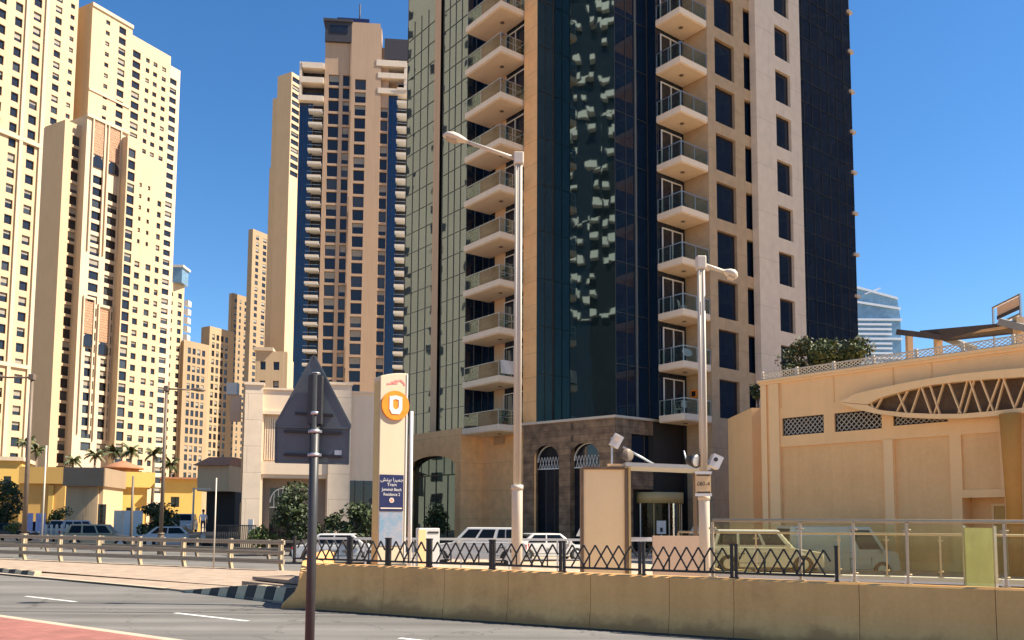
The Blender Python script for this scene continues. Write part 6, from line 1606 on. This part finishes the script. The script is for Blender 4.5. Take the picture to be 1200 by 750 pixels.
# raised terrace the people stand on
b=MB(); b.prism([(R(222)*58,58),(R(284)*57,57),(R(284)*72,72),(R(222)*72,72)],0,1.0,'greybrown'); o=b.build('terrace'); o['kind']='structure'
person('person in a white shirt and dark trousers standing on the terrace beyond the guardrails',R(238,610)*59,59,1.0,.4,'shirt','jeans')
person('person in blue crouched low stance walking by the pale low building corner',R(271,615)*58.6,58.6,.999,1.2,'jeans','jeans',1.2) if False else None
# lilac banner stand and parked motorbike
p=at(40,612,76)
root=thing('lilac_banner','pair of lilac and white banner panels by the pale bollards','banner',(p.x,76,0))
for i in (-1,1):
    b=MB(); b.box(p.x+i*.55-.42,p.x+i*.55+.42,76,76.04,.6,2.5,'lilac'); b.build('banner_panel',root)
    b=MB(); b.box(p.x+i*.55-.03,p.x+i*.55+.03,76.041,76.09,0,2.5,'steel'); b.build('post',root)
p=at(230,622,57)
root=thing('motorbike','small dark motorbike with a pale fairing parked below the terrace','motorbike',(p.x,57,.0),.3)
z=p.z-.85
b=MB(); b.tube([(-.65,-.05,.3),(-.65,.05,.3)],.3,'tyre',16); b.build('wheel',root,world=False)
b=MB(); b.tube([(.65,-.05,.3),(.65,.05,.3)],.3,'tyre',16); b.build('wheel',root,world=False)
b=MB(); b.hexa([(-.7,-.12,.5),(.35,-.12,.4),(.35,.12,.4),(-.7,.12,.5)],[(-.8,-.12,.8),(.2,-.14,.85),(.2,.14,.85),(-.8,.12,.8)],'dark_plastic'); b.build('body',root,world=False,bevel=.03)
b=MB(); b.hexa([(.35,-.16,.5),(.7,-.1,.55),(.7,.1,.55),(.35,.16,.5)],[(.3,-.2,1.05),(.5,-.16,1.2),(.5,.16,1.2),(.3,.2,1.05)],'white'); b.build('fairing',root,world=False,bevel=.02)
b=MB(); b.bar((.42,-.35,1.08),(.42,.35,1.08),.04,.04,'dark_plastic'); b.bar((.45,0,1.05),(.65,0,.3),.06,.06,'steel'); b.build('handlebar',root,world=False)
# short iron fence at the foot of the pale building
fx0=R(252)*55.5; fx1=R(300)*53.2
root=thing('iron_fence','short dark iron railing at the foot of the pale square pier','fence',(fx0,55.5,0))
b=MB()
p,q=Vector((fx0,55.5,0)),Vector((fx1,53.2,0)); d=(q-p); n=22
for i in range(n+1): c=p+d*i/n; b.bar(c+Vector((0,0,.1)),c+Vector((0,0,1.75)),.05,.05,'black_iron')
b.bar(p+Vector((0,0,1.7)),q+Vector((0,0,1.7)),.06,.06,'black_iron'); b.bar(p+Vector((0,0,.3)),q+Vector((0,0,.3)),.06,.06,'black_iron'); b.build('railing_panel',root)
b=MB(); c=at(294,617,54); b.box(c.x-.16,c.x+.16,53.9,54.0,1.2,2.1,'white'); o=b.build('notice_board',loc=(c.x,54,1.2)); tag(o,'narrow white notice on the iron railing beside the bright shrub','notice')
# ------------------------------------------------------------------ light
az=V2(1,-.08).normalized(); EL=rad(48)
sdir=Vector((az.x*math.cos(EL),az.y*math.cos(EL),math.sin(EL)))
ld_=bpy.data.lights.new('sun','SUN'); ld_.energy=5.0; ld_.angle=rad(.5); ld_.color=(1,.90,.75)
so=bpy.data.objects.new('sun',ld_); COL.objects.link(so); so.rotation_euler=sdir.to_track_quat('Z','Y').to_euler(); so.location=(30,0,60)
w=bpy.data.worlds.new('World'); S.world=w; w.use_nodes=True
N,L=w.node_tree.nodes,w.node_tree.links
sk=N.new('ShaderNodeTexSky'); sk.sky_type='NISHITA'; sk.sun_disc=False; sk.sun_elevation=EL; sk.sun_rotation=math.atan2(az.x,az.y)
sk.air_density=1.0; sk.dust_density=.1; sk.ozone_density=5.0; sk.altitude=0
hs_=N.new('ShaderNodeHueSaturation'); hs_.inputs['Saturation'].default_value=1.2
L.new(sk.outputs[0],hs_.inputs['Color']); L.new(hs_.outputs[0],N['Background'].inputs[0]); N['Background'].inputs[1].default_value=.08
S.view_settings.view_transform='Standard'; S.view_settings.look='None'; S.view_settings.exposure=1.2; S.view_settings.gamma=1
S.render.engine='CYCLES'; S.cycles.max_bounces=8; S.cycles.transparent_max_bounces=16; S.cycles.caustics_reflective=False; S.cycles.caustics_refractive=False
S.cycles.sample_clamp_indirect=6
bpy.context.view_layer.update()
